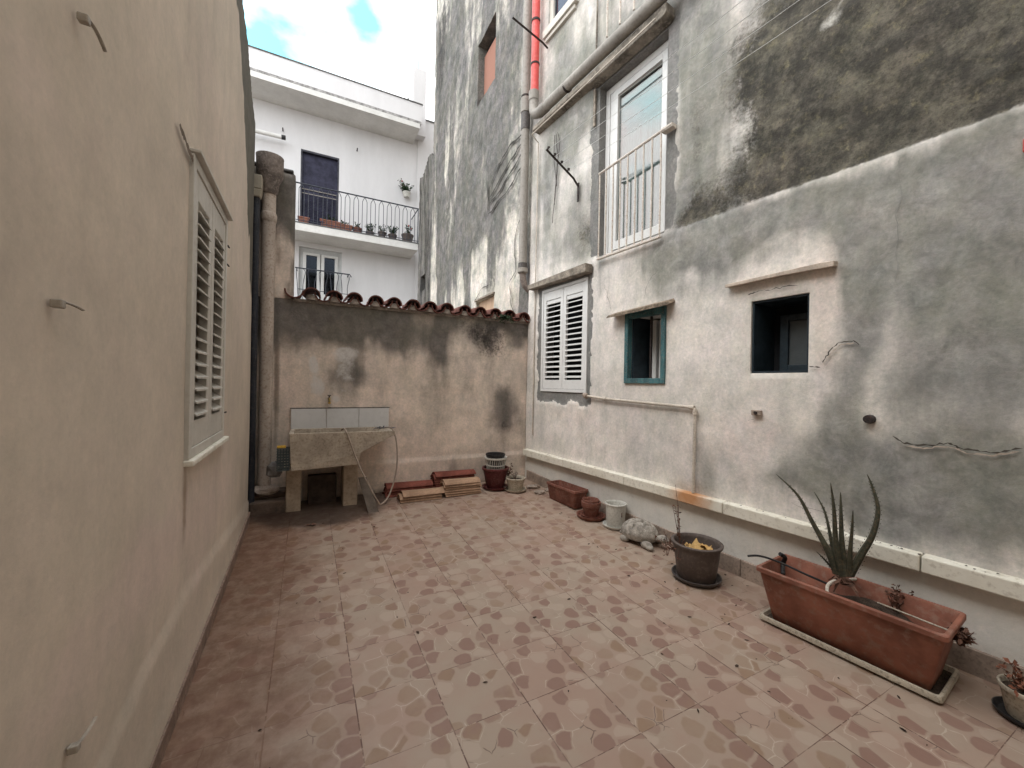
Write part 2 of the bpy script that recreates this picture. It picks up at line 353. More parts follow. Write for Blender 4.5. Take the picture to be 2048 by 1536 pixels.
def floor_mat():
    g = G('patterned_patio_tile')
    gm = g.n('ShaderNodeNewGeometry'); sp = g.n('ShaderNodeSeparateXYZ'); g.l(gm.outputs['Position'], sp.inputs[0])
    T = .3458
    u = g.math('DIVIDE', g.math('SUBTRACT', sp.outputs[0], .214-T*20), T); v = g.math('DIVIDE', g.math('SUBTRACT', sp.outputs[1], 1.549-T*20), T)
    fu = g.math('FRACT', u); fv = g.math('FRACT', v); iu = g.math('FLOOR', u); iv = g.math('FLOOR', v)
    wv = g.n('ShaderNodeCombineXYZ'); g.l(iu, wv.inputs[0]); g.l(iv, wv.inputs[1])
    wnn = g.n('ShaderNodeTexWhiteNoise', noise_dimensions='2D'); g.l(wv.outputs[0], wnn.inputs['Vector'])
    q = g.math('FLOOR', g.math('MULTIPLY', wnn.outputs['Value'], 5.99))
    cv = g.n('ShaderNodeCombineXYZ'); g.l(g.math('ADD', g.math('MULTIPLY', fu, T), g.math('MULTIPLY', q, 3.7)), cv.inputs[0]); g.l(g.math('MULTIPLY', fv, T), cv.inputs[1])
    # wobble
    nn = g.n('ShaderNodeTexNoise'); nn.inputs['Scale'].default_value = 9; nn.inputs['Detail'].default_value = 3; g.l(cv.outputs[0], nn.inputs[0])
    mv = g.n('ShaderNodeVectorMath', operation='MULTIPLY_ADD'); g.l(nn.outputs['Color'], mv.inputs[0]); mv.inputs[1].default_value = (.06,.06,.0); g.l(cv.outputs[0], mv.inputs[2])
    def vor(feat, sc):
        n = g.n('ShaderNodeTexVoronoi', voronoi_dimensions='2D', feature=feat); n.inputs['Scale'].default_value = sc; n.inputs['Randomness'].default_value = .85; g.l(mv.outputs[0], n.inputs['Vector']); return n
    SC = 10.6
    vc = vor('F1', SC); ve = vor('DISTANCE_TO_EDGE', SC)
    sc = g.n('ShaderNodeSeparateColor'); g.l(vc.outputs['Color'], sc.inputs[0])
    inside = g.math('MULTIPLY', g.ramp(ve.outputs['Distance'], .02, .12), g.ramp(vc.outputs['Distance'], .56, .46))
    dark = g.math('MULTIPLY', g.ramp(sc.outputs[0], .52, .58), inside)
    base = g.mix(g.ramp(g.noise(2.2, 5, .6), .35, .65), (.365,.252,.196), (.37,.288,.223))
    c = g.mix(g.math('MULTIPLY', g.math('MULTIPLY', g.ramp(sc.outputs[1], .55, .62), inside), .55), base, (.44,.345,.275))
    c = g.mix(g.math('MULTIPLY', dark, g.ramp(g.math('ADD', g.math('MULTIPLY', sc.outputs[1], .6), g.math('MULTIPLY', g.noise(6, 5, .65), .8)), .40, .80, .45, .92)), c, g.mix(g.ramp(g.math('ADD', sc.outputs[2], g.math('MULTIPLY', g.math('SUBTRACT', g.noise(10, 4, .6), .5), 1.6)), .35, .95), (.25,.147,.114), (.275,.178,.116)))
    ln = g.math('MULTIPLY', g.ramp(ve.outputs['Distance'], .030, .012), g.ramp(g.noise(7, 2, .5), .52, .6))
    c = g.mix(g.math('MULTIPLY', ln, .45), c, (.58,.49,.40))
    # thin worn cracks along some stone edges
    c2 = g.math('MULTIPLY', g.ramp(ve.outputs['Distance'], .028, .016), g.ramp(g.noise(5.3, 2, .5), .60, .64))
    c = g.mix(g.math('MULTIPLY', c2, .75), c, (.13,.08,.06))
    # grout
    def edge(f): return g.math('MINIMUM', f, g.math('SUBTRACT', 1, f))
    wobg = g.math('MULTIPLY', g.noise(30, 3, .6), .004)
    eu = g.ramp(edge(fu), .0055, .0095); ev = g.ramp(edge(fv), .003, .0065)
    gr = g.math('SUBTRACT', 1, g.math('MINIMUM', eu, ev))
    gn = g.ramp(g.noise(3.1, 4, .6), .40, .56, .45, 1)
    c = g.mix(g.math('MULTIPLY', gr, gn), c, g.mix(g.ramp(g.noise(26, 3, .6), .5, .66), (.12,.06,.045), (.45,.34,.27)))
    # grime towards the gutter at the left and the damp foot of the sink
    px = sp.outputs[0]; py = sp.outputs[1]
    nb = g.noise(2.6, 7, .65); nb2 = g.noise(11, 6, .7)
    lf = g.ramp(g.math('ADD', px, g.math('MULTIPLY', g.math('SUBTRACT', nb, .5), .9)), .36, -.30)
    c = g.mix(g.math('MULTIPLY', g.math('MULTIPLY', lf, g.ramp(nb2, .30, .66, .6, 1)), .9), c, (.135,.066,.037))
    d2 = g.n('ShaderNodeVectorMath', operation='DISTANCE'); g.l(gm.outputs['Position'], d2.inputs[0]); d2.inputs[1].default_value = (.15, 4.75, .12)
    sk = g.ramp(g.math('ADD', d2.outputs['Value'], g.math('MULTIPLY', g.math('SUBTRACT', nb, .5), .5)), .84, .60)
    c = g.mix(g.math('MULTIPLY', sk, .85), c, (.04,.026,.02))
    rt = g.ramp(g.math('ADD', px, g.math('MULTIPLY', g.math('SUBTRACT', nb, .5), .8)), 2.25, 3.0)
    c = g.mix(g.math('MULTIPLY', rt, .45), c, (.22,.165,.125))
    c = g.mix(g.math('MULTIPLY', g.ramp(nb2, .60, .78), .35), c, (.2,.13,.1))
    vf = g.noise(120, 4, .7)
    c = g.mix(g.math('MULTIPLY', g.ramp(vf, .64, .76), .35), c, (.12,.075,.055))
    g.b.inputs['Specular IOR Level'].default_value = .4
    ro = g.ramp(nb2, .3, .7, .34, .56)
    h = g.math('ADD', g.math('MULTIPLY', gr, -1), g.math('MULTIPLY', nb2, .25))
    return g.done(c, ro, h, .35, .003)
M['floor'] = floor_mat()

# ------------------------------------------------------------------ wear-mapped wall sheets
def blobs(lst, A, Bc, conv):
    m = np.zeros_like(A)
    for px, py, rx, ry, amt in lst:
        a0, b0 = conv(px, py); a1, _ = conv(px+rx, py); a2, _ = conv(px-rx, py); _, b1 = conv(px, py-ry); _, b2 = conv(px, py+ry)
        ra = abs(a2-a1)/2+.01; rb = abs(b1-b2)/2+.01
        m = m + amt*np.exp(-(((A-a0)/ra)**2+((Bc-b0)/rb)**2))
    return m
def wall_sheet(name, mat, P, ar, br, step, holes, conv, maps, offf, parent, thick=.25, inside=None, warp=.12):
    def lines(r, hs, i):
        n = max(2, int(round((r[1]-r[0])/step))); xs = list(np.linspace(r[0], r[1], n+1))
        for h in hs:
            for q in h[i:i+2]:
                if r[0] < q < r[1]:
                    xs = [x for x in xs if abs(x-q) > step*.45]+[q]
        return np.array(sorted(xs))
    xs = lines(ar, holes, 0); ys = lines(br, holes, 2)
    A, Bg = np.meshgrid(xs, ys); na, nb = len(xs), len(ys)
    wa = (fbm(A*2.3, Bg*2.3, 5)-.5)*warp*2; wb = (fbm(A*2.3+40, Bg*2.3, 9)-.5)*warp*3
    Aw, Bw = A+wa, Bg+wb
    off = offf(A, Bg)
    for h in holes:                                                # keep the arrises clean
        e = 1e-4; on = (A >= h[0]-e) & (A <= h[1]+e) & (Bg >= h[2]-e) & (Bg <= h[3]+e); off = np.where(on, np.minimum(off, .006), off)
    V = [P(a, b, o) for a, b, o in zip(A.ravel(), Bg.ravel(), off.ravel())]
    F = []
    for j in range(nb-1):
        cy = (ys[j]+ys[j+1])/2
        for i in range(na-1):
            cx = (xs[i]+xs[i+1])/2
            if inside is not None and not inside(cx, cy): continue
            if any(h[0] < cx < h[1] and h[2] < cy < h[3] for h in holes): continue
            k = j*na+i; F.append((k, k+1, k+na+1, k+na))
    # reveals and the solid body behind
    edges = {}
    for f in F:
        for a, b in zip(f, f[1:]+f[:1]): edges[(a, b)] = 1
    back = {}
    def bk(k):
        if k not in back:
            back[k] = len(V); V.append(P(A.ravel()[k], Bg.ravel()[k], -thick))
        return back[k]
    for (a, b) in list(edges):
        if (b, a) not in edges: F.append((b, a, bk(a), bk(b)))
    me = bpy.data.meshes.new(name); me.from_pydata(V, [], F); me.update()
    me.polygons.foreach_set('use_smooth', [True]*len(me.polygons))
    me.materials.append(mat)
    nv = len(V); base = na*nb; idx = np.concatenate([np.arange(base), np.array(sorted(back, key=lambda k: back[k]), dtype=int)]) if back else np.arange(base)
    for nm, chans in (('m1', maps[0]), ('m2', maps[1])):
        at = me.attributes.new(nm, 'FLOAT_COLOR', 'POINT'); arr = np.ones((nv, 4), dtype=np.float32)
        for c in range(3):
            arr[:, c] = np.clip(chans[c](Aw, Bw, A, Bg), 0, 1.3).ravel()[idx]
        at.data.foreach_set('color', arr.ravel())
    o = bpy.data.objects.new(name, me); col.objects.link(o); o.parent = parent
    es = o.modifiers.new('e', 'EDGE_SPLIT'); es.split_angle = R(50)
    return o
def Z0(a, b, c, d): return np.zeros_like(a)
def sst(x, a, b): t = np.clip((x-a)/(b-a), 0, 1); return t*t*(3-2*t)
def ribbon(mb, pts, w, conv3, jit=.35, sub=6, seed=1):
    rnd = random.Random(seed); q = []
    for (a, b), (c, d) in zip(pts, pts[1:]):
        L_ = math.hypot(c-a, d-b)
        for k in range(sub):
            t = k/sub; q.append((a+(c-a)*t+rnd.uniform(-1, 1)*L_*.05, b+(d-b)*t+rnd.uniform(-1, 1)*L_*.05))
    q.append(pts[-1]); vs = []
    for i, (a, b) in enumerate(q):
        t = Vector((q[min(i+1, len(q)-1)][0]-q[max(i-1, 0)][0], q[min(i+1, len(q)-1)][1]-q[max(i-1, 0)][1])); t = t.normalized() if t.length else Vector((1, 0))
        ww = w*(1-jit+2*jit*rnd.random())*(.15 if i in (0, len(q)-1) else 1)/2
        vs += [conv3(a-t.y*ww, b+t.x*ww), conv3(a+t.y*ww, b-t.x*ww)]
    mb.add(vs, [(2*i, 2*i+1, 2*i+3, 2*i+2) for i in range(len(q)-1)])

# ================================================================== THE SETTING
g = MB(); g.add([(-150,-150,-.3),(150,-150,-.3),(150,150,-.3),(-150,150,-.3)], [(0,1,2,3)])
tag(g.build('ground', M['ground']), kind='structure')
fm = MB(); xs = np.linspace(-.6, 3.6, 15); ys = np.linspace(-1.7, 4.95, 60)
fm.add([(x, y, fz(y)) for y in ys for x in xs], [(j*15+i, j*15+i+1, j*15+i+16, j*15+i+15) for j in range(59) for i in range(14)])
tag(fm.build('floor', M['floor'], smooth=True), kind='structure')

# ================================================================== RIGHT BUILDING
RB = empty('old_building', 'old stained building along the right of the yard with shuttered and small windows', 'building', loc=(0, 0, 0))
H_sh = (3.40, 4.285, 1.345, 2.675)      # shutter window
H_gr = (2.385, 2.78, 1.50, 2.13)        # teal window opening
H_dk = (1.225, 1.602, 1.547, 2.088)     # dark window
H_bw = (2.40, 3.29, 2.86, 4.76)         # french window
H_tw = (3.72, 4.27, 6.12, 7.6)          # upper window
holesR = [H_sh, H_gr, H_dk, H_bw, H_tw]
cR = lambda x, y: rs(x, y)
def cheb(A, B, h, e):                    # 1 inside rectangle grown by e, fading out
    d = np.maximum(np.maximum(h[0]-A, A-h[1]), np.maximum(h[2]-B, B-h[3])); return sst(d, e, e*.35)
def r_grey(Aw, Bw, A, B):
    m = -.5*sst(B, .47, .44)+blobs([(1930,420,230,150,1.0),(1760,430,120,90,.75),(1900,650,190,140,.62),(1720,600,40,170,.75),(1690,860,50,90,.75),(1760,1000,160,70,.75),
               (1980,1050,130,90,.7),(1900,930,140,60,.5),(1440,480,110,50,.75),(1560,450,120,45,.55),(1330,545,60,50,.55),(1660,900,60,60,.4),(1350,600,50,22,.4),
               (1420,950,28,70,.6),(1230,800,80,8,.25),(1470,700,60,90,.22),(1400,250,45,160,.7),(1370,400,35,90,.8),(1160,440,40,80,.65),(1130,500,45,40,.4),
               (1600,985,160,22,.45),(1120,300,60,150,.35),(1110,170,40,90,.25),(1600,120,90,200,.5),(1500,460,170,30,.4),(1350,510,70,25,.4),(1840,760,60,60,.3),(1960,560,70,110,.4),(1740,520,30,200,.4),(1560,960,40,30,.3),(1450,560,30,60,.25),(1300,900,30,60,.18),(1470,850,40,60,.25),(1640,1090,200,20,.4),(1960,860,170,220,.38),(1790,930,120,120,.3),(1240,720,110,110,-.35),(1530,800,110,130,-.3),(1200,900,140,60,-.3),(1560,580,120,60,-.25),(1520,960,70,60,-.25),(1450,150,40,110,-.35),(1470,430,50,50,-.3),(1330,330,14,120,.5),(1210,150,60,60,.35),(1180,250,70,26,.6),(1300,60,70,40,.4),(1100,420,20,100,.3),(1120,330,30,60,.35),(1500,60,80,120,.35),(1450,200,60,80,.25),(1250,120,120,60,.25),(1500,380,50,60,.4),(2020,800,60,120,.35),(2030,270,80,60,.9),(1900,310,110,45,.8),(1720,385,120,35,.5),(1560,440,90,30,.4)], Aw, Bw, cR)
    return m + .55*sst(B, 2.9, 3.4)*sst(fbm(A*3, B*.8, 31), .35, .7) + .55*(fbm(A*2.2, B*1.5, 33)-.5) + .5*sst(fbm(A*4.5, B*.45, 35), .5, .72)*sst(B, 2.0, 2.7)*sst(3.5-A, 0, .3) + .08
def r_crust(Aw, Bw, A, B):
    m = blobs([(1660,250,150,150,.75),(1850,130,260,140,.85),(1560,330,100,110,.6),(1980,180,150,110,.8),(1750,330,180,60,.7),(1430,400,80,50,.5),(1530,110,60,60,.6),(1600,60,60,50,.5),(1380,445,50,18,.7),
               (1700,0,200,120,.9),(1170,460,25,60,.55),(1185,530,40,12,.6),(1390,300,18,120,.4),(1395,520,35,50,.3),(1480,500,60,20,.25),(1900,-150,500,200,1.2)], Aw, Bw, cR)
    return m*sst(B, 2.825, 2.85)*1.0
def r_cement(Aw, Bw, A, B):
    n = (fbm(A*9, B*9, 12)-.5)*.11
    d = np.maximum(np.maximum(H_sh[0]-A, A-H_sh[1]), np.maximum((H_sh[2]-B)*.62, B-H_sh[3]))
    a = sst(d+n, .085, .06)
    d2 = np.maximum(np.maximum(H_bw[0]-A, A-H_bw[1]), np.maximum((H_bw[2]-B)*3, B-H_bw[3])); b = sst(d2+n, .15, .10)*sst(B, 2.85, 2.9)*.62
    d3 = np.maximum(np.maximum(H_dk[0]-A, A-H_dk[1]), np.maximum(H_dk[2]-B, B-H_dk[3])); c = sst(d3+n*.8, .05, .03)*.0
    return np.maximum(np.maximum(a, b), c)
def r_pink(Aw, Bw, A, B):
    return blobs([(1850,480,60,70,.4),(1960,700,60,80,.5),(1830,680,50,40,.5),(1680,720,50,40,.4),(1560,620,160,160,.5),(1250,850,150,80,.35),(1500,900,130,90,.45),(1440,150,60,160,.7),(1480,420,40,40,.7),(1110,450,20,120,.4),(1130,840,60,60,.3),(1660,560,40,120,.4)], Aw, Bw, cR)
def r_light(Aw, Bw, A, B):
    m = .75*sst(B, .47, .44)+blobs([(1650,35,30,26,.55),(1230,700,90,110,.33),(1560,780,50,25,.45),(1205,850,90,40,.25),(1545,940,40,25,.5),(1330,700,60,60,.2),(1680,640,25,70,.4),(1480,330,30,30,.3)], Aw, Bw, cR)
    d3 = np.maximum(np.maximum(H_dk[0]-A, A-H_dk[1]), np.maximum(H_dk[2]-B, B-H_dk[3])); return m+.45*sst(d3+(fbm(A*9, B*9, 3)-.5)*.08, .07, .03)
def r_damp(Aw, Bw, A, B):
    return blobs([(1380,975,60,22,.55),(1270,95,80,60,.4),(1900,1300,300,60,.2)], Aw, Bw, cR)+.25*sst(B, .22, .1)*fbm(A*6, B*6, 2)
def r_off(A, B):
    edge = np.where(A < 3.34, 2.842, 2.74)+(fbm(A*5, B*0+3, 21)-.5)*.03
    lower = sst(B, edge+.012, edge-.012)*.014
    up = sst(B, 2.8, 2.95)
    crust = np.clip(r_crust(A, B, A, B), 0, 1)
    rough = (fbm(A*5, B*5, 7)-.5)*.012+(fbm(A*22, B*22, 8, 3)-.5)*.014*up*(.35+crust)
    cem = -.016*sst(r_cement(A, B, A, B), .4, .55)
    return lower+rough+cem
wall_sheet('wall', M['right'], RP, (-2.2, 4.60), (-.15, 9.0), .026, holesR, cR, ((r_grey, r_crust, r_cement), (r_pink, r_light, r_damp)), r_off, RB, .34)
bm = MB(); bm.hexa([RP(4.6,-.25,-.345),RP(-2.2,-.25,-.345),RP(-2.2,-.25,-6),RP(4.6,-.25,-6),RP(4.6,9.0,-.345),RP(-2.2,9.0,-.345),RP(-2.2,9.0,-6),RP(4.6,9.0,-6)])
bm.build('building_body', M['slab'], RB)
# string ledge
lm = MB()
S0 = [(-2.0,.62),(.63,.0)]
seg = [-2.0, -.35, .655, 1.75, 2.75, 3.7, 4.57]
lo = []
for a, b in zip(seg, seg[1:]):
    lm.rbox(a+.003, b-.003, .455, .545, -.005, .085)
lm.build('ledge', M['ledge'], RB, bevel=.008)
# skirting of the right wall follows the floor
sk = MB(); ss = np.linspace(-1.6, 4.54, 20)
for a, b in zip(ss, ss[1:]):
    ya, yb = RP(a, 0)[1], RP(b, 0)[1]; za, zb = fz(ya), fz(yb); hgt = .128
    sk.hexa([RP(b-.002,zb-.03,.036),RP(a+.002,za-.03,.036),RP(a+.002,za-.03,-.01),RP(b-.002,zb-.03,-.01),RP(b-.002,zb+hgt,.036),RP(a+.002,za+hgt,.036),RP(a+.002,za+hgt,-.01),RP(b-.002,zb+hgt,-.01)])
sk.build('baseboard', M['skirtR'], RB, bevel=.003)

def slats(mb, P, a0, a1, b0, b1, n, depth, out_, tilt=.6, th=.007):
    """louvres across a0..a1; P(a, b, out)"""
    for i in range(n):
        b = b0+(i+.5)*(b1-b0)/n; h = depth*math.sin(tilt)/2; d = depth*math.cos(tilt)/2
        p = [(out_+d, b-h), (out_-d, b+h)]
        q = []
        for (o, bb) in ((p[0][0], p[0][1]-th/2), (p[1][0], p[1][1]-th/2), (p[1][0], p[1][1]+th/2), (p[0][0], p[0][1]+th/2)):
            q.append((o, bb))
        vs = [P(a0, bb, o) for o, bb in q]+[P(a1, bb, o) for o, bb in q]
        mb.add(vs, [(3,2,1,0),(4,5,6,7),(0,1,5,4),(1,2,6,5),(2,3,7,6),(3,0,4,7)])
def pbox(mb, P, a0, a1, b0, b1, o0, o1):
    return mb.hexa([P(a1,b0,o1),P(a0,b0,o1),P(a0,b0,o0),P(a1,b0,o0),P(a1,b1,o1),P(a0,b1,o1),P(a0,b1,o0),P(a1,b1,o0)])
def pframe(mb, P, a0, a1, b0, b1, wd, o0, o1, wb=None, wt=None):
    wb = wb or wd; wt = wt or wd
    pbox(mb, P, a0, a0+wd, b0, b1, o0, o1); pbox(mb, P, a1-wd, a1, b0, b1, o0, o1)
    pbox(mb, P, a0+wd, a1-wd, b0, b0+wb, o0, o1); pbox(mb, P, a0+wd, a1-wd, b1-wt, b1, o0, o1)
def shutter_window(P, h, parent, mat, o, leafn=15, hood=False):
    a0, a1, b0, b1 = h
    m = MB(); pframe(m, P, a0+.002, a1-.002, b0+.002, b1-.002, .035, o-.05, o+.012); win = m.build('window', mat, parent, bevel=.002)
    mid = (a0+a1)/2
    for (x0, x1) in ((a0+.04, mid-.003), (mid+.003, a1-.04)):
        m = MB(); pframe(m, P, x0, x1, b0+.04, b1-.04, .052, o-.03, o+.006, .11, .11)
        pbox(m, P, x0+.056, x1-.056, b1-.04-.16, b1-.04-.113, o-.02, o-.002)
        m2 = m.build('shutter', mat, win, bevel=.003)
        m = MB(); slats(m, P, x0+.05, x1-.05, b0+.16, b1-.205, leafn, .052, o-.012, .42, .008)
        m.build('louvers', mat, win)
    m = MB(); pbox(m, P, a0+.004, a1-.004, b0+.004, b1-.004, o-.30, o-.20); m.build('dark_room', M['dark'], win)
    return win
shutter_window(RP, H_sh, RB, M['pvc'], .0, 15)
# lintel over the shutter
m = MB(); m.prism([(4.49,2.715),(3.40,2.70),(3.34,2.70),(3.34,2.80),(3.9,2.79),(4.49,2.775)], lambda s, z: RP(s, z, .11), lambda s, z: RP(s, z, -.01))
m.build('lintel', M['slab'], RB, bevel=.006)
# green (teal) window
m = MB(); pframe(m, RP, 2.342, 2.822, 1.462, 2.170, .045, -.03, .035, .05, .06); gw = m.build('window', M['teal'], RB, bevel=.003); tag(gw, 'worn teal wooden window frame standing open')
m = MB(); pbox(m, RP, H_gr[0]+.003, H_gr[0]+.012, 1.5, 2.13, -.33, -.031); m.build('reveal', M['tealdark'], gw)
m = MB(); pbox(m, RP, H_gr[1]-.016, H_gr[1]-.003, 1.5, 2.13, -.33, -.031); m.build('reveal', M['tealdark'], gw)
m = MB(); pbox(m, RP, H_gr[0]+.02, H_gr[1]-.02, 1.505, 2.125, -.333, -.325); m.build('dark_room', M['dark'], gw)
m = MB(); pframe(m, RP, 2.40, 2.64, 1.515, 2.11, .035, -.30, -.27, .05, .05); pbox(m, RP, 2.66, 2.71, 1.515, 2.11, -.29, -.25); m.build('inner_sash', M['pvc'], gw)
m = MB(); pbox(m, RP, 2.60, 2.616, 1.505, 2.125, -.12, -.10); m.build('bar', M['iron'], gw)
m = MB(); pbox(m, RP, 2.50, 2.765, 1.503, 1.512, -.22, -.03); m.build('sill', M['pvc'], gw)
m = MB(); m.prism([(2.99,2.175),(2.96,2.20),(2.6,2.215),(2.27,2.23),(2.255,2.20),(2.6,2.185)], lambda s, z: RP(s, z-.045, .13), lambda s, z: RP(s, z+.012, -.02)); m.build('hood', M['clayhood'], RB)
# dark window
m = MB(); pframe(m, RP, H_dk[0]+.003, H_dk[1]-.003, H_dk[2]+.003, H_dk[3]-.003, .012, -.335, -.008); dw = m.build('window', M['tealdark'], RB); tag(dw, 'small window in a deep dark blue recess')
m = MB(); pframe(m, RP, 1.238, 1.50, 1.565, 1.99, .055, -.26, -.21, .05, .045); m.build('casement', M['tealdark'], dw, bevel=.004)
m = MB(); pbox(m, RP, 1.29, 1.45, 1.61, 1.95, -.245, -.235); m.build('pane', simple('frosted_grey_pane', (.075,.085,.09), .4, .1), dw)
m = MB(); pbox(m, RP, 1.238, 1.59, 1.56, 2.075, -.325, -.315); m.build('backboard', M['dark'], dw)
m = MB(); m.prism([(1.77,2.215),(1.77,2.24),(1.15,2.255),(1.07,2.25),(1.07,2.215),(1.4,2.222)], lambda s, z: RP(s, z+.0, .075), lambda s, z: RP(s, z+.012, -.01)); m.build('hood', M['hood'], RB, bevel=.004)
# french window with railing
a0, a1, b0, b1 = H_bw
m = MB(); pframe(m, RP, a0+.003, a1-.003, b0+.003, b1-.003, .06, -.17, -.11, .05, .07); fw = m.build('window', M['pvc'], RB, bevel=.003); tag(fw, 'tall white french window behind a rusty railing')
m = MB(); pframe(m, RP, a0+.07, a1-.13, b0+.06, b1-.085, .06, -.16, -.10, .09, .07); m.build('sash', M['pvc'], fw, bevel=.004)
m = MB(); pbox(m, RP, a1-.118, a1-.068, b0+.055, b1-.075, -.155, -.115); m.build('post', M['pvc'], fw, bevel=.003)
m = MB(); pbox(m, RP, a0+.135, a1-.195, b0+.155, b1-.16, -.135, -.128); m.build('pane', M['glass'], fw)
m = MB()
n = 60; x0, x1 = a0+.08, a1-.14; vs = []
for i in range(n+1):
    s = x0+(x1-x0)*i/n; o = -.22+.012*math.sin(i*.9)+.006*math.sin(i*2.3)
    vs += [RP(s, b0+.07, o), RP(s, b1-.55, o)]
m.add(vs, [(2*i, 2*i+1, 2*i+3, 2*i+2) for i in range(n)]); m.build('curtain', M['curtain'], fw)
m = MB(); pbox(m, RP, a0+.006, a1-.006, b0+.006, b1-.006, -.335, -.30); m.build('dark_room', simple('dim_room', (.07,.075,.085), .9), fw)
m = MB(); pbox(m, RP, a0+.08, a1-.14, b1-.45, b1-.09, -.27, -.24); m.build('upper_panel', simple('dark_grey_panel', (.10,.11,.14), .8), fw)  # dark grey panel behind the top of the pane
rl = empty('window_railing', 'rusty white bar railing in front of the tall french window', 'railing', loc=RP(2.8, 2.8, .05)); rl0 = Vector(rl.location)
def part(mb, name, mat, par, **k):
    o = mb.build(name, mat, par, **k); o.matrix_parent_inverse = Matrix.Translation(-Vector(par.location)) if par.rotation_euler.z == 0 else par.matrix_basis.inverted(); return o
m = MB(); m.tube([RP(3.20,3.735,.06), RP(2.75,3.76,.06), RP(2.29,3.785,.06)], .013, 8); part(m, 'top_rail', M['railwhite'], rl, smooth=True)
m = MB(); pbox(m, RP, 2.39, 3.21, 2.80, 2.814, .045, .075); part(m, 'bottom_rail', M['railwhite'], rl)
for i in range(9):
    s = 3.19-i*.0985
    m = MB(); m.tube([RP(s,2.81,.06), RP(s-.002,3.3,.06), RP(s,3.733+(3.19-s)*.055,.06)], .0085, 6); part(m, 'bar', M['railwhite'], rl, smooth=True)
m = MB(); pbox(m, RP, 2.285, 2.40, 3.765, 3.80, .0, .065); part(m, 'wall_fixing', M['railwhite'], rl)
# ledge of the storey above, brown soffit
m = MB(); m.prism([(4.44,4.83),(3.36,4.82),(3.34,4.775),(2.36,4.775),(2.33,4.80),(2.33,4.885),(4.44,4.885)], lambda s, z: RP(s, z+.01, .115), lambda s, z: RP(s, z, -.01)); m.build('overhang', M['slabbrown'], RB, bevel=.01)
m = MB(); m.rbox(3.33, 3.36, 4.35, 4.77, -.0, .02); m.build('bracket', M['slab'], RB)
# upper window
a0, a1, b0, b1 = H_tw
m = MB(); pframe(m, RP, a0+.003, a1-.003, b0+.003, b1-.003, .07, -.08, -.02); uw = m.build('window', M['pvcL'], RB, bevel=.003)
m = MB(); pbox(m, RP, a0+.07, a1-.07, b0+.07, b1-.07, -.06, -.05); m.build('pane', M['glassdark'], uw)
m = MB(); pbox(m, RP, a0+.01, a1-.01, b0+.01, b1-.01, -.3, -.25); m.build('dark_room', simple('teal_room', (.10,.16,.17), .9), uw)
m = MB(); pbox(m, RP, a0-.06, a1+.05, b0-.10, b0-.003, -.01, .06); pbox(m, RP, a0-.02, a1+.02, b0-.15, b0-.102, -.01, .035); m.build('sill', M['pvcL'], uw, bevel=.004)
ur = empty('upper_railing', 'pale railing bars of the storey above, cut by the top of the picture', 'railing', loc=RP(2.8, 5.1, .05))
for s in (3.06, 2.88, 2.70, 2.52):
    m = MB(); m.tube([RP(s, 5.10, .12), RP(s, 6.1, .12)], .011, 6); part(m, 'bar', M['railwhite'], ur, smooth=True)
m = MB(); m.tube([RP(3.1, 6.1, .12), RP(2.4, 6.1, .12)], .014, 8); part(m, 'top_rail', M['railwhite'], ur, smooth=True)
# cracks in the render
MCR = simple('crack_shadow', (.075,.065,.055), .98)
m = MB(); c3 = lambda a, b: RP(a, b, .030)
def PX(l): return [rs(x, y) for x, y in l]
for k, (pts, wd) in enumerate([([(1622,733),(1645,735)],.010),([(1648,727),(1665,700),(1682,685),(1712,682),(1725,692)],.011),
        ([(1790,872),(1812,886),(1850,890),(1900,886),(1930,898),(1985,905),(2048,896)],.014),([(1210,565),(1222,600),(1226,620)],.004),([(1320,540),(1300,565),(1292,600)],.004),
        ([(1500,592),(1520,583),(1545,580),(1600,572)],.010),([(1585,1005),(1700,1040)],.003),([(1500,840),(1512,838)],.003)]):
    m = MB(); ribbon(m, PX(pts), wd*.5, c3, .8, 6, k); m.build('crack', MCR, RB)
m = MB(); ribbon(m, [(.775,2.83),(.778,2.6),(.786,2.3),(.785,2.05)], .0025, lambda a, b: RP(a, b, .024), .7, 6, 91); m.build('crack', simple('faint_seam', (.25,.245,.23), .95), RB)
m = MB()
for k, (pts, wd) in enumerate([([(1650,731),(1668,704),(1686,689),(1712,687)],.012),([(1812,891),(1850,895),(1900,892),(1935,905),(1985,911),(2040,902)],.013)]):
    m = MB(); ribbon(m, PX(pts), wd*.45, lambda a, b: RP(a, b, .029), .8, 6, k+20); m.build('chipped_edge', M['hood'], RB)

# ================================================================== PIPES and fixtures of the right side
def pipe(name, label, path, r, mat, n=20, rings=(), cat='drain pipe'):
    m = MB(); m.tube(path, r, n); o = m.build(name, mat, None, smooth=True); tag(o, label, cat)
    for (a, b, rr, mt) in rings:
        k = MB(); k.tube([a, b], rr, n); k.build('pipe_collar', mt, o, smooth=True)
    return o
gp = [RP(4.655,9.0,.085),RP(4.655,2.98,.085)]
pipe('drain_pipe', 'grey vertical drainpipe in the corner above the yard wall', gp, .058, M['pipegrey'], rings=[
    (RP(4.655,5.22,.085),RP(4.655,5.42,.085),.068,M['pipegrey']),(RP(4.655,5.43,.085),RP(4.655,5.455,.085),.064,M['iron']),(RP(4.655,4.98,.085),RP(4.655,5.21,.085),.064,M['saucergrey']),
    (RP(4.655,2.99,.085),RP(4.655,3.05,.085),.072,M['pipegrey']),(RP(4.655,3.05,.085),RP(4.655,3.12,.085),.064,M['saucergrey'])])
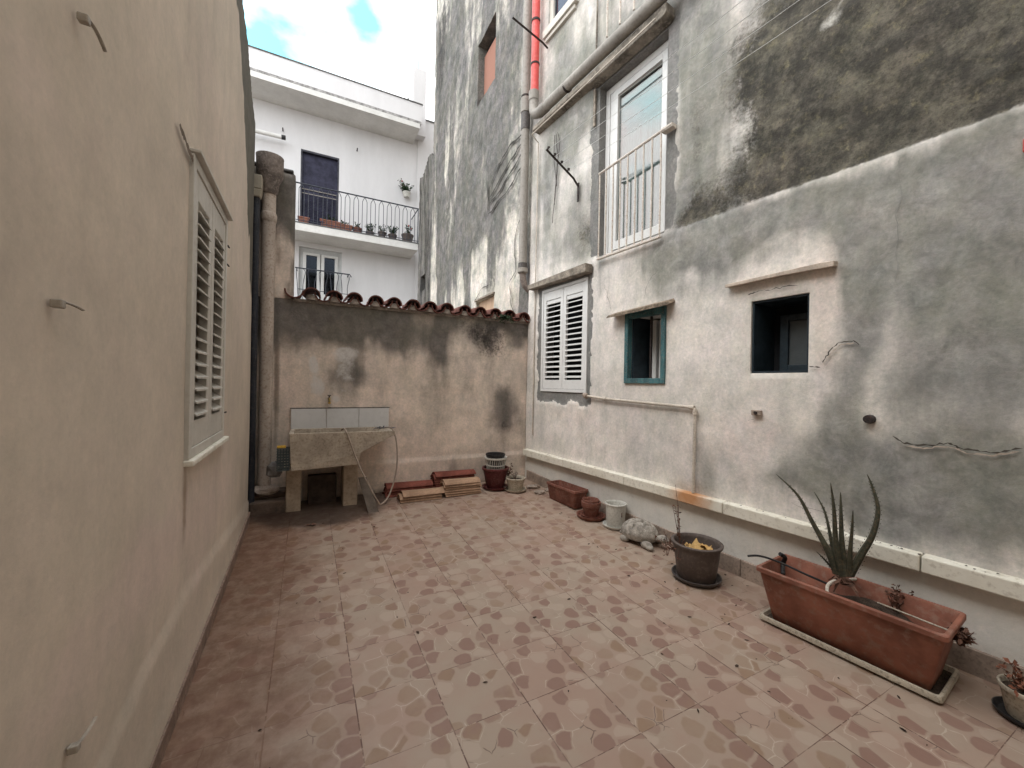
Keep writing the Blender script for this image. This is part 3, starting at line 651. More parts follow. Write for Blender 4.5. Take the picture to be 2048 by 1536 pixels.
k = MB(); k.tube([RP(4.655,2.98,.085),RP(4.65,2.9,.08),RP(4.64,2.8,.05),RP(4.63,2.74,-.01)], [.045,.045,.04,.035], 14); k.build('outlet', M['hopper'], [o for o in bpy.data.objects if o.name == 'drain_pipe'][0], smooth=True)
el = [RP(4.42,9.0,.10),RP(4.42,5.32,.10)]
pipe('soil_pipe', 'red painted vertical pipe beside the grey drainpipe', el, .054, M['pipered'], rings=[(RP(4.42,6.30,.10),RP(4.42,6.33,.10),.060,M['iron']),(RP(4.42,5.72,.10),RP(4.42,5.745,.10),.060,M['iron'])])
hp = [RP(4.42,5.33,.11),RP(4.42,5.22,.11),RP(4.41,5.10,.115),RP(4.36,5.03,.12),RP(4.28,4.995,.12),RP(3.2,4.975,.13),RP(2.3,4.96,.13),RP(-1.5,4.9,.13)]
pipe('waste_pipe', 'thick grey pipe running level above the tall french window', hp, .062, M['pipegrey'], rings=[(RP(4.42,5.24,.11),RP(4.42,5.36,.11),.070,M['pipegrey']),(RP(4.26,4.995,.12),RP(4.12,4.993,.12),.068,M['pipegrey']),(RP(3.72,4.984,.12),RP(3.69,4.984,.12),.067,M['iron'])])
# thin cable duct under the ledge and down the corner
pipe('cable_duct', 'thin pale cable duct under the ledge and down beside the drainpipe', [RP(2.4,4.76,.17),RP(3.3,4.745,.17),RP(4.36,4.74,.17),RP(4.41,4.70,.03),RP(4.415,3.8,.028),RP(4.42,2.86,.028),RP(4.42,.75,.03)], .008, M['conduit'], 8, cat='cable')
m = MB()
for k in range(3):
    m.tube([RP(4.05-.03*k, 4.62, .03)]+[RP(4.03-.03*k+.03*math.sin(i*.8+k*2), 4.6-i*.11, .03) for i in range(1, 11-2*k)], .0035, 5)
tag(m.build('loose_wire', M['iron']), 'loose thin wires hanging on the wall below the ledge', 'wire')
m = MB(); m.tube([RP(3.31,5.9,.03),RP(3.31,5.55,.03),RP(3.315,5.12,.03)], .011, 6); tag(m.build('small_pipe', M['slabbrown'], smooth=True), 'short rusty upright pipe just above the thick grey pipe', 'pipe')
# cold-water pipe
cp = [rs(1180,792), rs(1225,797), rs(1395,814), rs(1396,830), rs(1391,985)]
P3 = [RP(3.40,1.335,.05), RP(3.355,1.315,.045), RP(3.08,1.295,.045), RP(2.06,1.265,.045), RP(2.03,1.25,.045), RP(2.022,1.2,.045), RP(2.022,.55,.05)]
o = pipe('water_pipe', 'thin painted water pipe from under the white shutters down to the ledge', P3, .014, M['conduit'], 10, rings=[(RP(3.38,1.325,.05),RP(3.34,1.31,.05),.030,M['rubble']),(RP(3.10,1.296,.045),RP(3.05,1.294,.045),.020,M['conduit']),(RP(2.07,1.265,.045),RP(2.03,1.262,.045),.020,M['conduit']),(RP(2.022,1.24,.045),RP(2.022,1.205,.045),.020,M['conduit'])], cat='pipe')
# washing-line brackets
def bracket(label, s, z0, z1, d, foot, pul):
    e = empty('clothesline_bracket', label, 'bracket', 'clothesline brackets on the old building', loc=RP(s, z0, .02))
    m = MB(); m.tube([RP(s,z0,.02),RP(s,z0+(z1-z0)*.28,.10),RP(s,z1,d)], .015, 6, flat=.7); part(m, 'arm', M['iron'], e)
    if foot:
        m = MB(); m.rbox(s-.014, s+.014, z0-.17, z0+.05, .02, .032); part(m, 'wall_plate', M['iron'], e)
    for t in pul:
        zz = z0+(z1-z0)*(.28+.72*(t-.1)/(d-.1)); m = MB(); m.lathe([(.0,-.008),(.017,-.008),(.012,0),(.017,.008),(0,.008)], RP(s-.004, zz+.04, t), 10); part(m, 'pulley', M['iron'], e)
    return e
bracket('black iron washing-line bracket with small pulleys left of the french window', 3.58, 3.76, 4.05, .50, True, (.18, .28, .38, .47))
bracket('plain black iron arm high up across the red pipe', 4.25, 5.87, 6.0, .57, False, ())
for i, (d, zz) in enumerate(((.18,3.90),(.28,3.955),(.38,4.01),(.47,4.06))):
    m = MB(); m.tube([RP(3.58-4.3*k/14, zz+.0-.06*math.sin(math.pi*k/14), d) for k in range(15)], .0022, 5)
    tag(m.build('clothesline', M['wire']), ['clothesline nearest the old wall', 'clothesline second out from the old wall', 'clothesline third out from the old wall', 'clothesline farthest out from the old wall'][i], 'clothesline', 'clotheslines strung along the old building')
# small fittings low on the wall
m = MB(); m.rbox(1.50, 1.57, 1.235, 1.275, .02, .05); o = tag(m.build('pipe_stub', M['rubble'], bevel=.006), 'small rusty capped fitting on the pink render below the dark window', 'fitting')
k = MB(); k.tube([RP(1.535,1.255,.05),RP(1.535,1.255,.06)], .012, 8); k.build('bolt', M['iron'], o)
m = MB(); m.tube([RP(.895,1.262,.0),RP(.895,1.262,.055)], [.030,.024], 12); tag(m.build('pipe_end', M['iron'], smooth=True), 'short iron pipe end in the grey wall right of the dark window', 'fitting')
m = MB(); m.rbox(.14, .341, 2.59, 2.655, .02, .045); tag(m.build('wall_box', M['pipered'], bevel=.006), 'small red box at the right edge of the picture', 'box')

# ================================================================== TALL BUILDING BEYOND THE YARD WALL
FX = 2.74
FB = empty('grey_stained_building', 'tall building with black and grey streaks beyond the yard wall, bricked-up window high up', 'building', loc=(0, 0, 0))
def FP(a, b, o=0.0): return (FX-o, a, b)
def cF(x, y): p = onplane(x, y, (1, 0, 0), FX); return p[1], p[2]
H_rb = (6.17, 6.97, 6.62, 7.76); H_sw = (6.05, 6.84, 2.0, 2.93); H_w2 = (10.50, 11.0, 3.93, 4.35)
def f_grey(Aw, Bw, A, B):
    m = blobs([(900,120,40,130,.75),(930,300,25,120,.6),(945,420,30,60,.7),(1000,300,25,120,.55),(975,180,30,120,.5),(920,480,30,60,.7),(895,560,25,60,.55),(1020,60,40,90,.5),(1035,200,14,200,.55),(965,460,25,40,.6),(880,330,10,200,.6),(1010,420,30,40,.4),(985,250,25,60,.5)], Aw, Bw, cF)
    st = fbm(A*2.6, B*.45, 41); st2 = fbm(A*7, B*.9, 44)
    return m+1.05*sst(st, .44, .62)+.25*sst(B, 3, 6)*sst(B, 2.6, 4.5)+.35*sst(st2, .5, .7)*sst(B, 3, 5)-.1+.9*sst(A, 9.9, 10.05)
def f_crust(Aw, Bw, A, B): return blobs([(890,60,20,90,.35),(1000,340,40,22,.35),(880,150,8,120,.4)], Aw, Bw, cF)+.55*sst(A, 9.95, 10.1)*sst(fbm(A*6, B*.8, 4), .35, .6)
def f_light(Aw, Bw, A, B): return blobs([(985,600,40,36,.45),(900,430,16,60,.4),(960,510,35,50,.4),(1052,642,10,16,1.0),(1000,560,40,40,.4),(905,250,8,60,.35)], Aw, Bw, cF)
def f_pink(Aw, Bw, A, B): return blobs([(900,400,20,60,.5),(1000,600,70,40,.5),(1040,620,20,50,.8),(1020,370,40,20,.5)], Aw, Bw, cF)
def f_off(A, B): return (fbm(A*3, B*3, 7)-.5)*.03+(fbm(A*16, B*10, 8, 3)-.5)*.02*sst(B, 2.5, 4)
wall_sheet('wall', M['far'], FP, (4.86, 11.3), (-.25, 13.5), .055, [H_rb, H_sw, H_w2], cF, ((f_grey, f_crust, Z0), (f_pink, f_light, Z0)), f_off, FB, .33, inside=lambda a, b: a < 9.92 or b < 7.28-.02*(a-9.9)+.12*math.sin(a*5))
m = MB(); m.box((FX+.335, 4.86, -.25), (FX+7, 9.85, 13.5)); m.box((FX+.335, 9.853, -.25), (FX+3, 11.3, 7.1)); m.build('building_body', M['slab'], FB)
m = MB(); pbox(m, FP, 6.175, 6.965, 6.62, 7.60, -.2, -.13); m.build('bricked_opening', M['brick'], FB)
m = MB(); pbox(m, FP, 6.175, 6.965, 7.60, 7.755, -.32, -.18); m.build('lintel', M['dark'], FB)
m = MB(); pbox(m, FP, 6.055, 6.45, 2.0, 2.925, -.10, -.06); pbox(m, FP, 6.455, 6.835, 2.0, 2.925, -.10, -.062); m.build('window', M['wood'], FB)
m = MB(); pbox(m, FP, 6.03, 6.86, 2.935, 2.965, -.01, .03); m.build('frame', M['slab'], FB)
m = MB(); pbox(m, FP, 10.51, 10.99, 3.94, 4.34, -.32, -.25); m.build('window', M['dark'], FB)
m = MB()
for k in range(3):                                                # exposed stones where the render fell
    y0 = 5.0; y1 = 6.3
    ribbon(m, [(y0+.04, 4.98-.17*k), (5.5, 4.85-.19*k), (y1, 4.62-.13*k)], .03, lambda a, b: FP(a, b, .025), .6, 5, k+40)
ribbon(m, [(6.32,4.95),(6.34,4.3)], .03, lambda a, b: FP(a, b, .025), .6, 5, 50)
ribbon(m, [(5.0,5.05),(5.5,5.12),(5.9,5.0),(6.3,4.75)], .025, lambda a, b: FP(a, b, .025), .6, 5, 51)
ribbon(m, [(6.95,2.3),(6.9,2.95),(6.6,3.1),(6.2,3.12)], .015, lambda a, b: FP(a, b, .02), .5, 5, 52)
ribbon(m, [(5.1,3.9),(5.3,3.6),(5.25,3.1),(5.45,3.0),(5.35,2.6),(5.2,2.4)], .015, lambda a, b: FP(a, b, .02), .5, 5, 53)
m.build('crack', simple('deep_crack', (.05,.045,.04), .98), FB)

# ================================================================== LEFT HOUSE
LH = empty('cream_house', 'cream rendered house wall close by on the left with one white shuttered window', 'house', loc=(0, 0, 0))
LX = -.48
def LP(a, b, o=0.0): return (LX+o, a, b)
def cL(x, y): p = onplane(x, y, (1, 0, 0), LX); return p[1], p[2]
H_ls = (2.24, 3.06, 1.075, 2.42)
rake = [(-1.7,4.75),(2.0,4.55),(3.2,4.34),(3.565,4.246),(3.874,4.16),(4.16,3.907),(4.475,3.823),(4.6,3.8)]
def rk(a): return np.interp(a, [p[0] for p in rake], [p[1] for p in rake])
def l_grey(Aw, Bw, A, B):
    d = rk(A)-B; n = fbm(A*9, B*.9, 3); D = np.interp(A, [2.6,3.2,3.3,3.44,3.6,3.74,3.91,4.08,4.3,4.5], [.04,.14,.25,.31,.40,.54,.88,1.25,1.4,1.5])
    return 1.5*sst(D+(n-.5)*.5*(.3+D)-d, -.04, .10)+.5*sst(fbm(A*6, B*.5, 13), .6, .8)*sst(A, 3.2, 4.3)*sst(B, 1.5, 3)
def l_pink(Aw, Bw, A, B): return blobs([(300,1130,60,70,.55),(420,1000,60,120,.5),(120,1450,130,90,.35),(480,500,25,300,.3),(100,150,120,160,.25),(420,200,40,200,.25)], Aw, Bw, cL)+.2
def l_damp(Aw, Bw, A, B):
    return blobs([(369,1010,5,90,.75),(362,280,6,34,.0)], A, B, cL)+.38*sst(fbm(A*3.2, B*.35, 8), .52, .75)*sst(B, 1.5, 3)+.25*sst(B, .25, .08)
def l_off(A, B):
    zb = np.interp(A, [1.2, 1.45, 1.75, 2.34, 3.1, 4.17], [.34, .378, .432, .454, .383, .28]); return .009*sst(B, zb+.012, zb-.012)+(fbm(A*1.2, B*1.2, 5)-.5)*.012+.006*sst(B, .2, .1)
wall_sheet('wall', M['left'], lambda a, b, o=0: LP(a, b, o), (-1.7, 4.45), (-.15, 4.8), .03, [H_ls], cL, ((l_grey, Z0, Z0), (l_pink, Z0, l_damp)), l_off, LH, .3, inside=lambda a, b: b < rk(a))
m = MB(); P_ = [(-1.75,-.25)]+[(4.44,-.25)]+[(a, float(rk(a))-.02) for a in (4.44,4.16,3.874,3.565,3.2,2.0,-1.75)]
m.prism(P_, lambda a, b: (LX-.305, a, b), lambda a, b: (LX-5, a, b)); m.build('building_body', M['slab'], LH)
# set-back end of the house behind the black downpipe
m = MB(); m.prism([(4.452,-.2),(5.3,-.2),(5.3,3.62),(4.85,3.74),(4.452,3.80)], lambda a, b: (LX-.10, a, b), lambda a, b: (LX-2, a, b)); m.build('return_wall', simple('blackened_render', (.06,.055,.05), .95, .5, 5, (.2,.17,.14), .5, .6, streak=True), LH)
m = MB(); ys_ = np.linspace(-1.6, 4.44, 19)
for a, b in zip(ys_, ys_[1:]):
    m.hexa([(LX-.01,a+.0015,fz(a)-.03),(LX+.024,a+.0015,fz(a)-.03),(LX+.024,b-.0015,fz(b)-.03),(LX-.01,b-.0015,fz(b)-.03),(LX-.01,a+.0015,fz(a)+.078),(LX+.024,a+.0015,fz(a)+.078),(LX+.024,b-.0015,fz(b)+.078),(LX-.01,b-.0015,fz(b)+.078)])
m.build('baseboard', M['skirt'], LH, bevel=.003)
m = MB(); m.box((-4, -1.95, -.25), (RP(-1.7, 0)[0]+.6, -1.22, 8.0)); m.build('unseen_blocker_wall', simple('pale_cream_render', (.66,.60,.52), .9, .1, 3), LH)  # unseen wall behind the camera, placed and raised to shade the near yard
# shuttered window, standing slightly proud
lw = None
a0, a1, b0, b1 = H_ls
m = MB(); pframe(m, LP, a0-.012, a1+.002, b0-.01, b1+.012, .045, -.03, .016); lw = m.build('window', M['pvcL'], LH, bevel=.003)
mid = (a0+a1)/2
for x0, x1 in ((a0+.035, mid-.004), (mid+.004, a1-.035)):
    m = MB(); pframe(m, LP, x0, x1, b0+.037, b1-.037, .065, -.030, .010, .12, .12); m.build('shutter', M['pvcL'], lw, bevel=.003)
    m = MB(); slats(m, LP, x0+.06, x1-.06, b0+.165, b1-.165, 17, .060, -.006, .55, .009); m.build('louvers', M['pvcL'], lw)
m = MB(); pbox(m, LP, a0+.004, a1-.004, b0+.004, b1-.004, -.29, -.2); m.build('dark_room', M['dark'], lw)
m = MB(); pbox(m, LP, a0-.02, a1+.05, b0-.040, b0-.012, -.01, .036); m.build('sill', M['ledge'], lw, bevel=.006)
m = MB(); pbox(m, LP, a0-.012, a1+.03, b1+.018, b1+.032, -.01, .040); m.build('hood', M['pvcL'], lw, bevel=.003)
for bb in (b0+.14, b1-.14, b1-.26):
    m = MB(); m.tube([LP(a1+.03, bb, .012), LP(a1+.075, bb, .014)], .005, 6); m.build('hinge', M['iron'], lw)
m = MB(); ribbon(m, [cL(381,322), cL(370,297), cL(360,268), cL(351,248)], .028, lambda a, b: LP(a, b, .012), .3, 5, 3); m.build('crack', simple('brown_crack', (.15,.11,.08), .98), LH)
# clips on the left wall
def clip(label, y, z, bend):
    e = empty('wall_clip', label, 'clip', 'metal clips on the cream house', loc=(LX+.004, y, z))
    m = MB(); m.box((0,-.008,-.009), (.020,.010,.009)); m.build('clip_body', M['tie'], e, bevel=.003)
    m = MB(); m.tube([(.016+.003*k*.4, .008+.0068*k, .005+bend*(k/8.0)**2*.028) for k in range(9)], .0042, 6, flat=.5); m.build('strap', M['tie'], e, smooth=True)
for lab, (px, py), bd in (('uppermost metal clip on the cream house, its strap drooping', (150,32), -1.0), ('middle metal clip on the cream house, level with the shutters', (96,606), -.25), ('lowest metal clip on the cream house, its strap curling up', (130,1502), .55)):
    a, b = cL(px, py); clip(lab, a, b, bd)

# ================================================================== BACK WALL
BW = empty('yard_wall', 'sooty yard wall across the far end, topped with red clay tiles', 'wall', loc=(0, 0, 0))
def BP(a, b, o=0.0): return (a, YB-o, b)
def cB(x, y): p = onplane(x, y, (0, 1, 0), YB); return p[0], p[2]
def b_grey(Aw, Bw, A, B):
    top = 2.28+.0*A
    m = 1.0*sst(Bw, 1.55+.35*(A/2.7)+.5*(fbm(A*4, B*.3, 14)-.5), 2.22)*(.62+.38*sst(fbm(A*3, B*.5, 4), .3, .6))+.42*sst(fbm(A*2.4+5, B*.8, 24), .42, .68)*sst(B, .6, 1.5)
    return m+blobs([(640,660,50,40,.5),(760,660,60,50,.35),(860,690,80,40,.35),(720,760,60,30,.35),(850,790,40,45,.3),(1010,830,32,55,.85),(1000,780,18,30,.4),(870,860,16,30,.3),(900,930,10,20,.5),(870,720,25,60,.35),(1048,860,7,60,.3)], Aw, Bw, cB)
def b_crust(Aw, Bw, A, B): return blobs([(985,690,38,30,.62),(950,660,60,26,.42),(620,630,70,18,.35),(1010,850,12,22,.5),(1050,660,15,20,.4)], Aw, Bw, cB)
def b_light(Aw, Bw, A, B): return blobs([(627,728,8,17,1.0),(640,775,8,14,.8),(630,765,10,26,.8),(690,742,20,42,.72),(690,706,24,8,1.1),(672,798,8,7,.9)], A, B, cB)
def b_pink(Aw, Bw, A, B): return blobs([(590,800,30,120,.6),(820,930,160,30,.4),(850,880,120,60,.3)], Aw, Bw, cB)
def b_damp(Aw, Bw, A, B): return blobs([(553,780,4,130,.9),(553,640,5,80,.5),(700,700,40,60,.4),(740,900,60,60,.3)], A, B, cB)+.6*sst(B, .24, .12)
def b_off(A, B):
    return .014*sst(B, .50+(fbm(A*3, B*0, 3)-.5)*.03, .48)+(fbm(A*4, B*4, 6)-.5)*.018+(fbm(A*18, B*18, 9, 3)-.5)*.008*sst(B, 1.5, 2.1)
wall_sheet('wall', M['back'], BP, (-.62, 2.755), (-.1, 2.29), .025, [], cB, ((b_grey, b_crust, Z0), (b_pink, b_light, b_damp)), b_off, BW, .3)
m = MB(); m.box((-.6, YB+.305, -.25), (2.75, YB+.31, 2.28)); m.build('rear_face', M['slab'], BW)
# pier at the left end
def p_grey(Aw, Bw, A, B): return .95*sst(Bw, 2.75, 3.25)+.4*sst(A, -.2, -.16)*sst(B, 2.3, 3)+.5*sst(fbm(A*12, B*1.3, 5), .5, .7)
def p_damp(Aw, Bw, A, B): return .5*sst(fbm(A*9, B*1.1, 15), .45, .7)+.2
def PP(a, b, o=0.0): return (a, YB-.004-o, b)
PPt = lambda a, b: b < 3.64-.25*max(0, (a+.20))/.05*.3
wall_sheet('pier', M['back'], PP, (-.62, -.155), (2.292, 3.66), .022, [], cB, ((p_grey, Z0, Z0), (lambda a,b,c,d: np.zeros_like(a)+.3, Z0, p_damp)), lambda A, B: (fbm(A*6, B*6, 3)-.5)*.03-.06*sst(A, -.19, -.155)**2-.05*sst(B, 3.6, 3.66), BW, .30)
m = MB(); m.box((-.62, YB-.0, 3.645), (-.17, YB+.26, 3.67)); m.build('coping', M['roofgrey'], BW, bevel=.01)
# mortar bed and clay tiles
m = MB(); m.box((-.15, YB-.01, 2.272), (2.735, YB+.30, 2.305)); m.build('mortar_bed', M['mortar'], BW)
def coppo(r0=.075, r1=.09, ln=.42, th=.013, n=10, up=True, arc=1.0):
    mb = MB(); vs = []
    for j, (t, r) in enumerate(((0, r1), (.5, (r0+r1)/2), (1, r0))):
        for rr in (r, r-th):
            for k in range(n+1):
                a = math.pi*(.5-arc/2)+math.pi*arc*k/n
                vs.append((rr*math.cos(a), t*ln, (rr*math.sin(a)) if up else -(rr*math.sin(a))))
    N = n+1
    def I(j, s, k): return j*2*N+s*N+k
    fs = []
    for j in range(2):
        for k in range(n):
            fs += [(I(j,0,k), I(j,0,k+1), I(j+1,0,k+1), I(j+1,0,k)), (I(j,1,k), I(j+1,1,k), I(j+1,1,k+1), I(j,1,k+1))]
        for k in (0, n): fs.append((I(j,0,k), I(j+1,0,k), I(j+1,1,k), I(j,1,k)))
    for j in (0, 2):
        for k in range(n): fs.append((I(j,0,k), I(j,1,k), I(j,1,k+1), I(j,0,k+1)))
    return mb.add(vs, fs)
peaks = [cB(px, 640)[0] for px in (623,668,708,749,787,823,857,891,927,957,986,1015,1043)]
ct = coppo(up=True); o0 = ct.build('roof_tile', M['rooftile'], BW, smooth=True)
pt = coppo(up=False, r1=.092, r0=.085); q0 = pt.build('roof_tile', M['rooftile'], BW, smooth=True)
mp_ = MB(); mp_.lathe([(.0,0),(.055,0),(.06,.02),(.05,.05),(.0,.065)], (0,0,0), 12, 1, .35, .08); w0 = mp_.build('mortar_lump', M['mortar'], BW, smooth=True)
for i, x in enumerate(peaks):
    o = o0 if i == 0 else o0.copy(); 
    if i: col.objects.link(o)
    o.location = (x+random.uniform(-.008,.008), YB-.075+random.uniform(-.02,.01), 2.335+random.uniform(-.006,.006)); o.rotation_euler = (R(5), R(random.uniform(-4,4)), R(random.uniform(-4,4)))
    xn = peaks[i+1] if i < 12 else x+.18
    for xx in ([x-.17] if i == 0 else [])+[(x+xn)/2]:
        q = q0 if i == 0 and xx < x else q0.copy()
        if not (i == 0 and xx < x): col.objects.link(q)
        q.location = (xx, YB-.06+random.uniform(-.015,.01), 2.385+random.uniform(-.005,.005)); q.rotation_euler = (R(5), 0, R(random.uniform(-3,3)))
    l = w0 if i == 0 else w0.copy()
    if i: col.objects.link(l)
    l.location = (x, YB-.03, 2.30)
# ================================================================== corner: big downpipe, black pipe, step
bp = empty('downpipe', 'thick flaking cream downpipe with a cement hopper in the left corner', 'drain pipe', loc=(-.375, 4.72, .3))
m = MB(); m.tube([(-.375,4.72,.30),(-.375,4.72,1.2),(-.377,4.72,2.2),(-.377,4.72,3.32)], .061, 22); part(m, 'pipe', M['pipecream'], bp, smooth=True)
m = MB(); m.lathe([(.061,0),(.07,.02),(.072,.07),(.066,.09),(.062,.1)], (-.377,4.72,3.02), 22, wob=.03); part(m, 'collar', M['pipecream'], bp, smooth=True)
m = MB(); m.lathe([(.06,0),(.075,.03),(.085,.12),(.118,.19),(.122,.36),(.124,.375),(.108,.375),(.10,.2),(.0,.18)], (-.375,4.71,3.30), 26, wob=.015); part(m, 'hopper', M['hopper'], bp, smooth=True)
bk = empty('black_downpipe', 'black downpipe with a cream drain box behind the end of the cream house', 'drain pipe', loc=(-.47, 4.62, .2))
m = MB(); m.tube([(-.478,4.60,.15),(-.478,4.60,3.22)], .036, 14); part(m, 'pipe', M['pipeblack'], bk, smooth=True)
m = MB(); m.hexa([(-.52,4.55,3.20),(-.44,4.55,3.20),(-.44,4.65,3.20),(-.52,4.65,3.20),(-.535,4.54,3.27),(-.425,4.54,3.27),(-.425,4.66,3.27),(-.535,4.66,3.27)]); m.box((-.535,4.54,3.272),(-.425,4.66,3.41)); part(m, 'drain_box', M['greenplastic'], bk, bevel=.008)
m = MB(); m.box((-.48, 4.53, -.05), (-.17, 4.84, .235)); m.box((-.48, 4.66, .237), (-.18, 4.84, .30)); tag(m.build('step', M['step'], bevel=.015), kind='structure')
def rock(name, label, c, sz, mat, seed, cat='rubble', group=None):
    rnd = random.Random(seed); bm_ = MB(); n = 10; vs = []
    for j in range(7):
        th = math.pi*j/6
        for k in range(n):
            a = 2*math.pi*k/n; q = 1+rnd.uniform(-.28,.2); vs.append((math.sin(th)*math.cos(a)*q*sz[0], math.sin(th)*math.sin(a)*q*sz[1], max(-.75, math.cos(th)*(1+rnd.uniform(-.2,.1)))*sz[2]))
    fs = [(j*n+k, (j+1)*n+k, (j+1)*n+(k+1) % n, j*n+(k+1) % n) for j in range(6) for k in range(n)]
    bm_.add(vs, fs); return tag(bm_.build(name, mat, None, smooth=False, loc=c), label, cat, group)
rock('rubble_heap', 'crumbled mortar heaped round the foot of the cream downpipe', (-.37,4.70,.31), (.13,.10,.06), M['rubble'], 3)
for i, (px, py, sx, sy, sz) in enumerate(((1072,978,.10,.07,.035),(1083,990,.085,.06,.03),(1100,984,.05,.05,.022))):
    p = fl(px, py); rock('broken_stone', ['palest broken stone in the far right corner beside the cream pot', 'low broken stone between the corner and the rust-red trough', 'smallest broken stone touching the end of the rust-red trough'][i], (p[0], p[1]+.05, p[2]+.015), (sx, sy, sz), M['rubble'], 11+i, 'stone', 'broken stones in the far right corner')

# ================================================================== SINK
SK = empty('laundry_sink', 'old terrazzo laundry sink on two piers against the sooty wall', 'sink', loc=(.33, 4.5, .1))
yf, yb = 4.36, 4.835
out_ = [(-.149,.912),(.841,.905),(.841,.865),(.50,.690),(.478,.572),(-.126,.550)]
m = MB()
n = len(out_); vs = [(x, yf+(.0 if z > .6 else .012), z) for x, z in out_]+[(x, yb, z) for x, z in out_]
fs = [tuple(range(n))]+[tuple(range(2*n-1, n-1, -1))]+[(i, n+i, n+(i+1) % n, (i+1) % n) for i in range(1, n)]
m.add(vs, fs)
# rim, inner well and washboard
def zt(x): return .912+(.905-.912)*(x+.149)/.99
ox = [(-.149,yf),(.841,yf),(.841,yb),(-.149,yb)]; ix = [(-.109,yf+.045),(.800,yf+.045),(.800,yb-.03),(-.109,yb-.03)]
vs = [(x,y,zt(x)) for x, y in ox]+[(x,y,zt(x)) for x, y in ix]+[(-.09,yf+.06,.62),(.42,yf+.06,.62),(.42,yb-.05,.62),(-.09,yb-.05,.62)]
m.add(vs, [(0,1,5,4),(1,2,6,5),(2,3,7,6),(3,0,4,7),(4,5,9,8),(5,6,10,9),(6,7,11,10),(7,4,8,11),(8,9,10,11)])
part(m, 'basin', M['sink'], SK, bevel=.004)
for x0, x1, zz in ((-.175,-.04,.555),(.352,.497,.575)):
    m = MB(); m.box((x0, 4.53, .07), (x1, 4.83, zz-.012)); part(m, 'leg', M['sinkleg'], SK, bevel=.012)
for i, (x0, x1) in enumerate(((-.150,.189),(.193,.524),(.527,.856))):
    m = MB(); m.box((x0, YB-.032, .906), (x1, YB-.018, 1.122)); part(m, 'splashback_tile', M['walltile'], SK, bevel=.002)
m = MB(); m.box((-.16, YB-.030, 1.124), (.865, YB-.012, 1.134)); part(m, 'mortar_line', simple('mouldy_mortar', (.06,.055,.05), .95, .6, 30, (.35,.3,.27), .4, .5), SK)
tp = empty('tap', 'old brass tap on the wall above the white splashback', 'tap', loc=(.215, YB-.03, 1.235))
m = MB(); m.tube([(0,.03,0),(0,-.03,0),(0,-.075,-.005),(0,-.09,-.035)], [.014,.014,.011,.011], 10); m.build('spout', M['brass'], tp, smooth=True)
m = MB(); m.tube([(0,-.035,.01),(0,-.035,.032)], .007, 8); m.box((-.018,-.041,.030),(.018,-.029,.038)); m.build('handle', M['iron'], tp)
m = MB(); m.lathe([(.0,0),(.014,0),(.014,.012),(0,.012)], (0,-.09,-.052), 12); m.build('nozzle', M['yellow'], tp)
# hose hanging over the sink
hz = [(.30,4.66,.90),(.31,4.5,.93),(.32,4.36,.925),(.345,4.335,.86),(.40,4.33,.70),(.47,4.30,.52),(.56,4.27,.33),(.63,4.26,.20),(.70,4.27,.165),(.78,4.32,.22),(.85,4.36,.40),(.875,4.37,.60),(.86,4.37,.80),(.83,4.38,.90),(.80,4.42,.935),(.7,4.5,.93)]
def smoothpath(p, n=6):
    P = [Vector(q) for q in p]; o = []
    for i in range(len(P)-1):
        a, b, c, d = P[max(i-1,0)], P[i], P[i+1], P[min(i+2,len(P)-1)]
        for k in range(n):
            t = k/n; o.append(.5*((2*b)+(c-a)*t+(2*a-5*b+4*c-d)*t*t+(3*b-a-3*c+d)*t**3))
    o.append(P[-1]); return o
hz = [(x+.035*(i < 8), y, z) for i, (x, y, z) in enumerate(hz)]
m = MB(); m.tube(smoothpath(hz), .008, 8); tag(m.build('hose', M['hose'], smooth=True), 'pale hose looped over the right side of the laundry sink', 'hose')
m = MB(); rnd = random.Random(8)
for k in range(14):
    a = (rnd.uniform(.66,.83), rnd.uniform(4.37,4.5), .915+rnd.uniform(0,.025)); b = (a[0]+rnd.uniform(-.1,.06), a[1]+rnd.uniform(-.03,.05), a[2]+rnd.uniform(-.005,.02)); m.tube([a, ((a[0]+b[0])/2, a[1], a[2]+.015), b], [.004,.010,.003], 5, flat=.4)
tag(m.build('crumpled_wrapper', M['foil']), 'crumpled dark plastic wrapper on the right end of the laundry sink', 'wrapper')
# leaning grey board
m = MB(); m.hexa([(.57,4.235,.095),(.675,4.235,.095),(.675,4.27,.095),(.57,4.27,.095),(.50,4.50,.40),(.585,4.50,.40),(.585,4.535,.40),(.50,4.535,.40)]); tag(m.build('leaning_slab', M['plank'], bevel=.004), 'narrow grey slab leaning against the right pier of the sink', 'slab')
m = MB(); m.box((.02,4.70,.10),(.30,4.80,.42)); tag(m.build('stone_block', simple('dark_block', (.07,.05,.04), .9, .4), bevel=.01), 'dark block in the shade underneath the laundry sink', 'block')
# perforated caddy on the left side
cdy = empty('perforated_basket', 'grey green perforated basket hooked on the left side of the sink', 'basket', loc=(-.195, 4.42, .56))
m = MB(); W, Dp, Hh = .105, .085, .215
def side(mb, p0, du, nu, nv):
    pass
for k in range(5):
    x = -W/2+.004+k*(W-.008)/4; m.box((x-.004,-Dp/2-.002,0),(x+.004,-Dp/2+.002,Hh)); m.box((x-.004,Dp/2-.002,0),(x+.004,Dp/2+.002,Hh))
for k in range(9):
    z = .004+k*(Hh-.008)/8; m.box((-W/2,-Dp/2-.003,z-.0055),(W/2,-Dp/2+.003,z+.0055)); m.box((-W/2,Dp/2-.003,z-.0055),(W/2,Dp/2+.003,z+.0055)); m.box((-W/2-.003,-Dp/2,z-.0055),(-W/2+.003,Dp/2,z+.0055)); m.box((W/2-.003,-Dp/2,z-.0055),(W/2+.003,Dp/2,z+.0055))
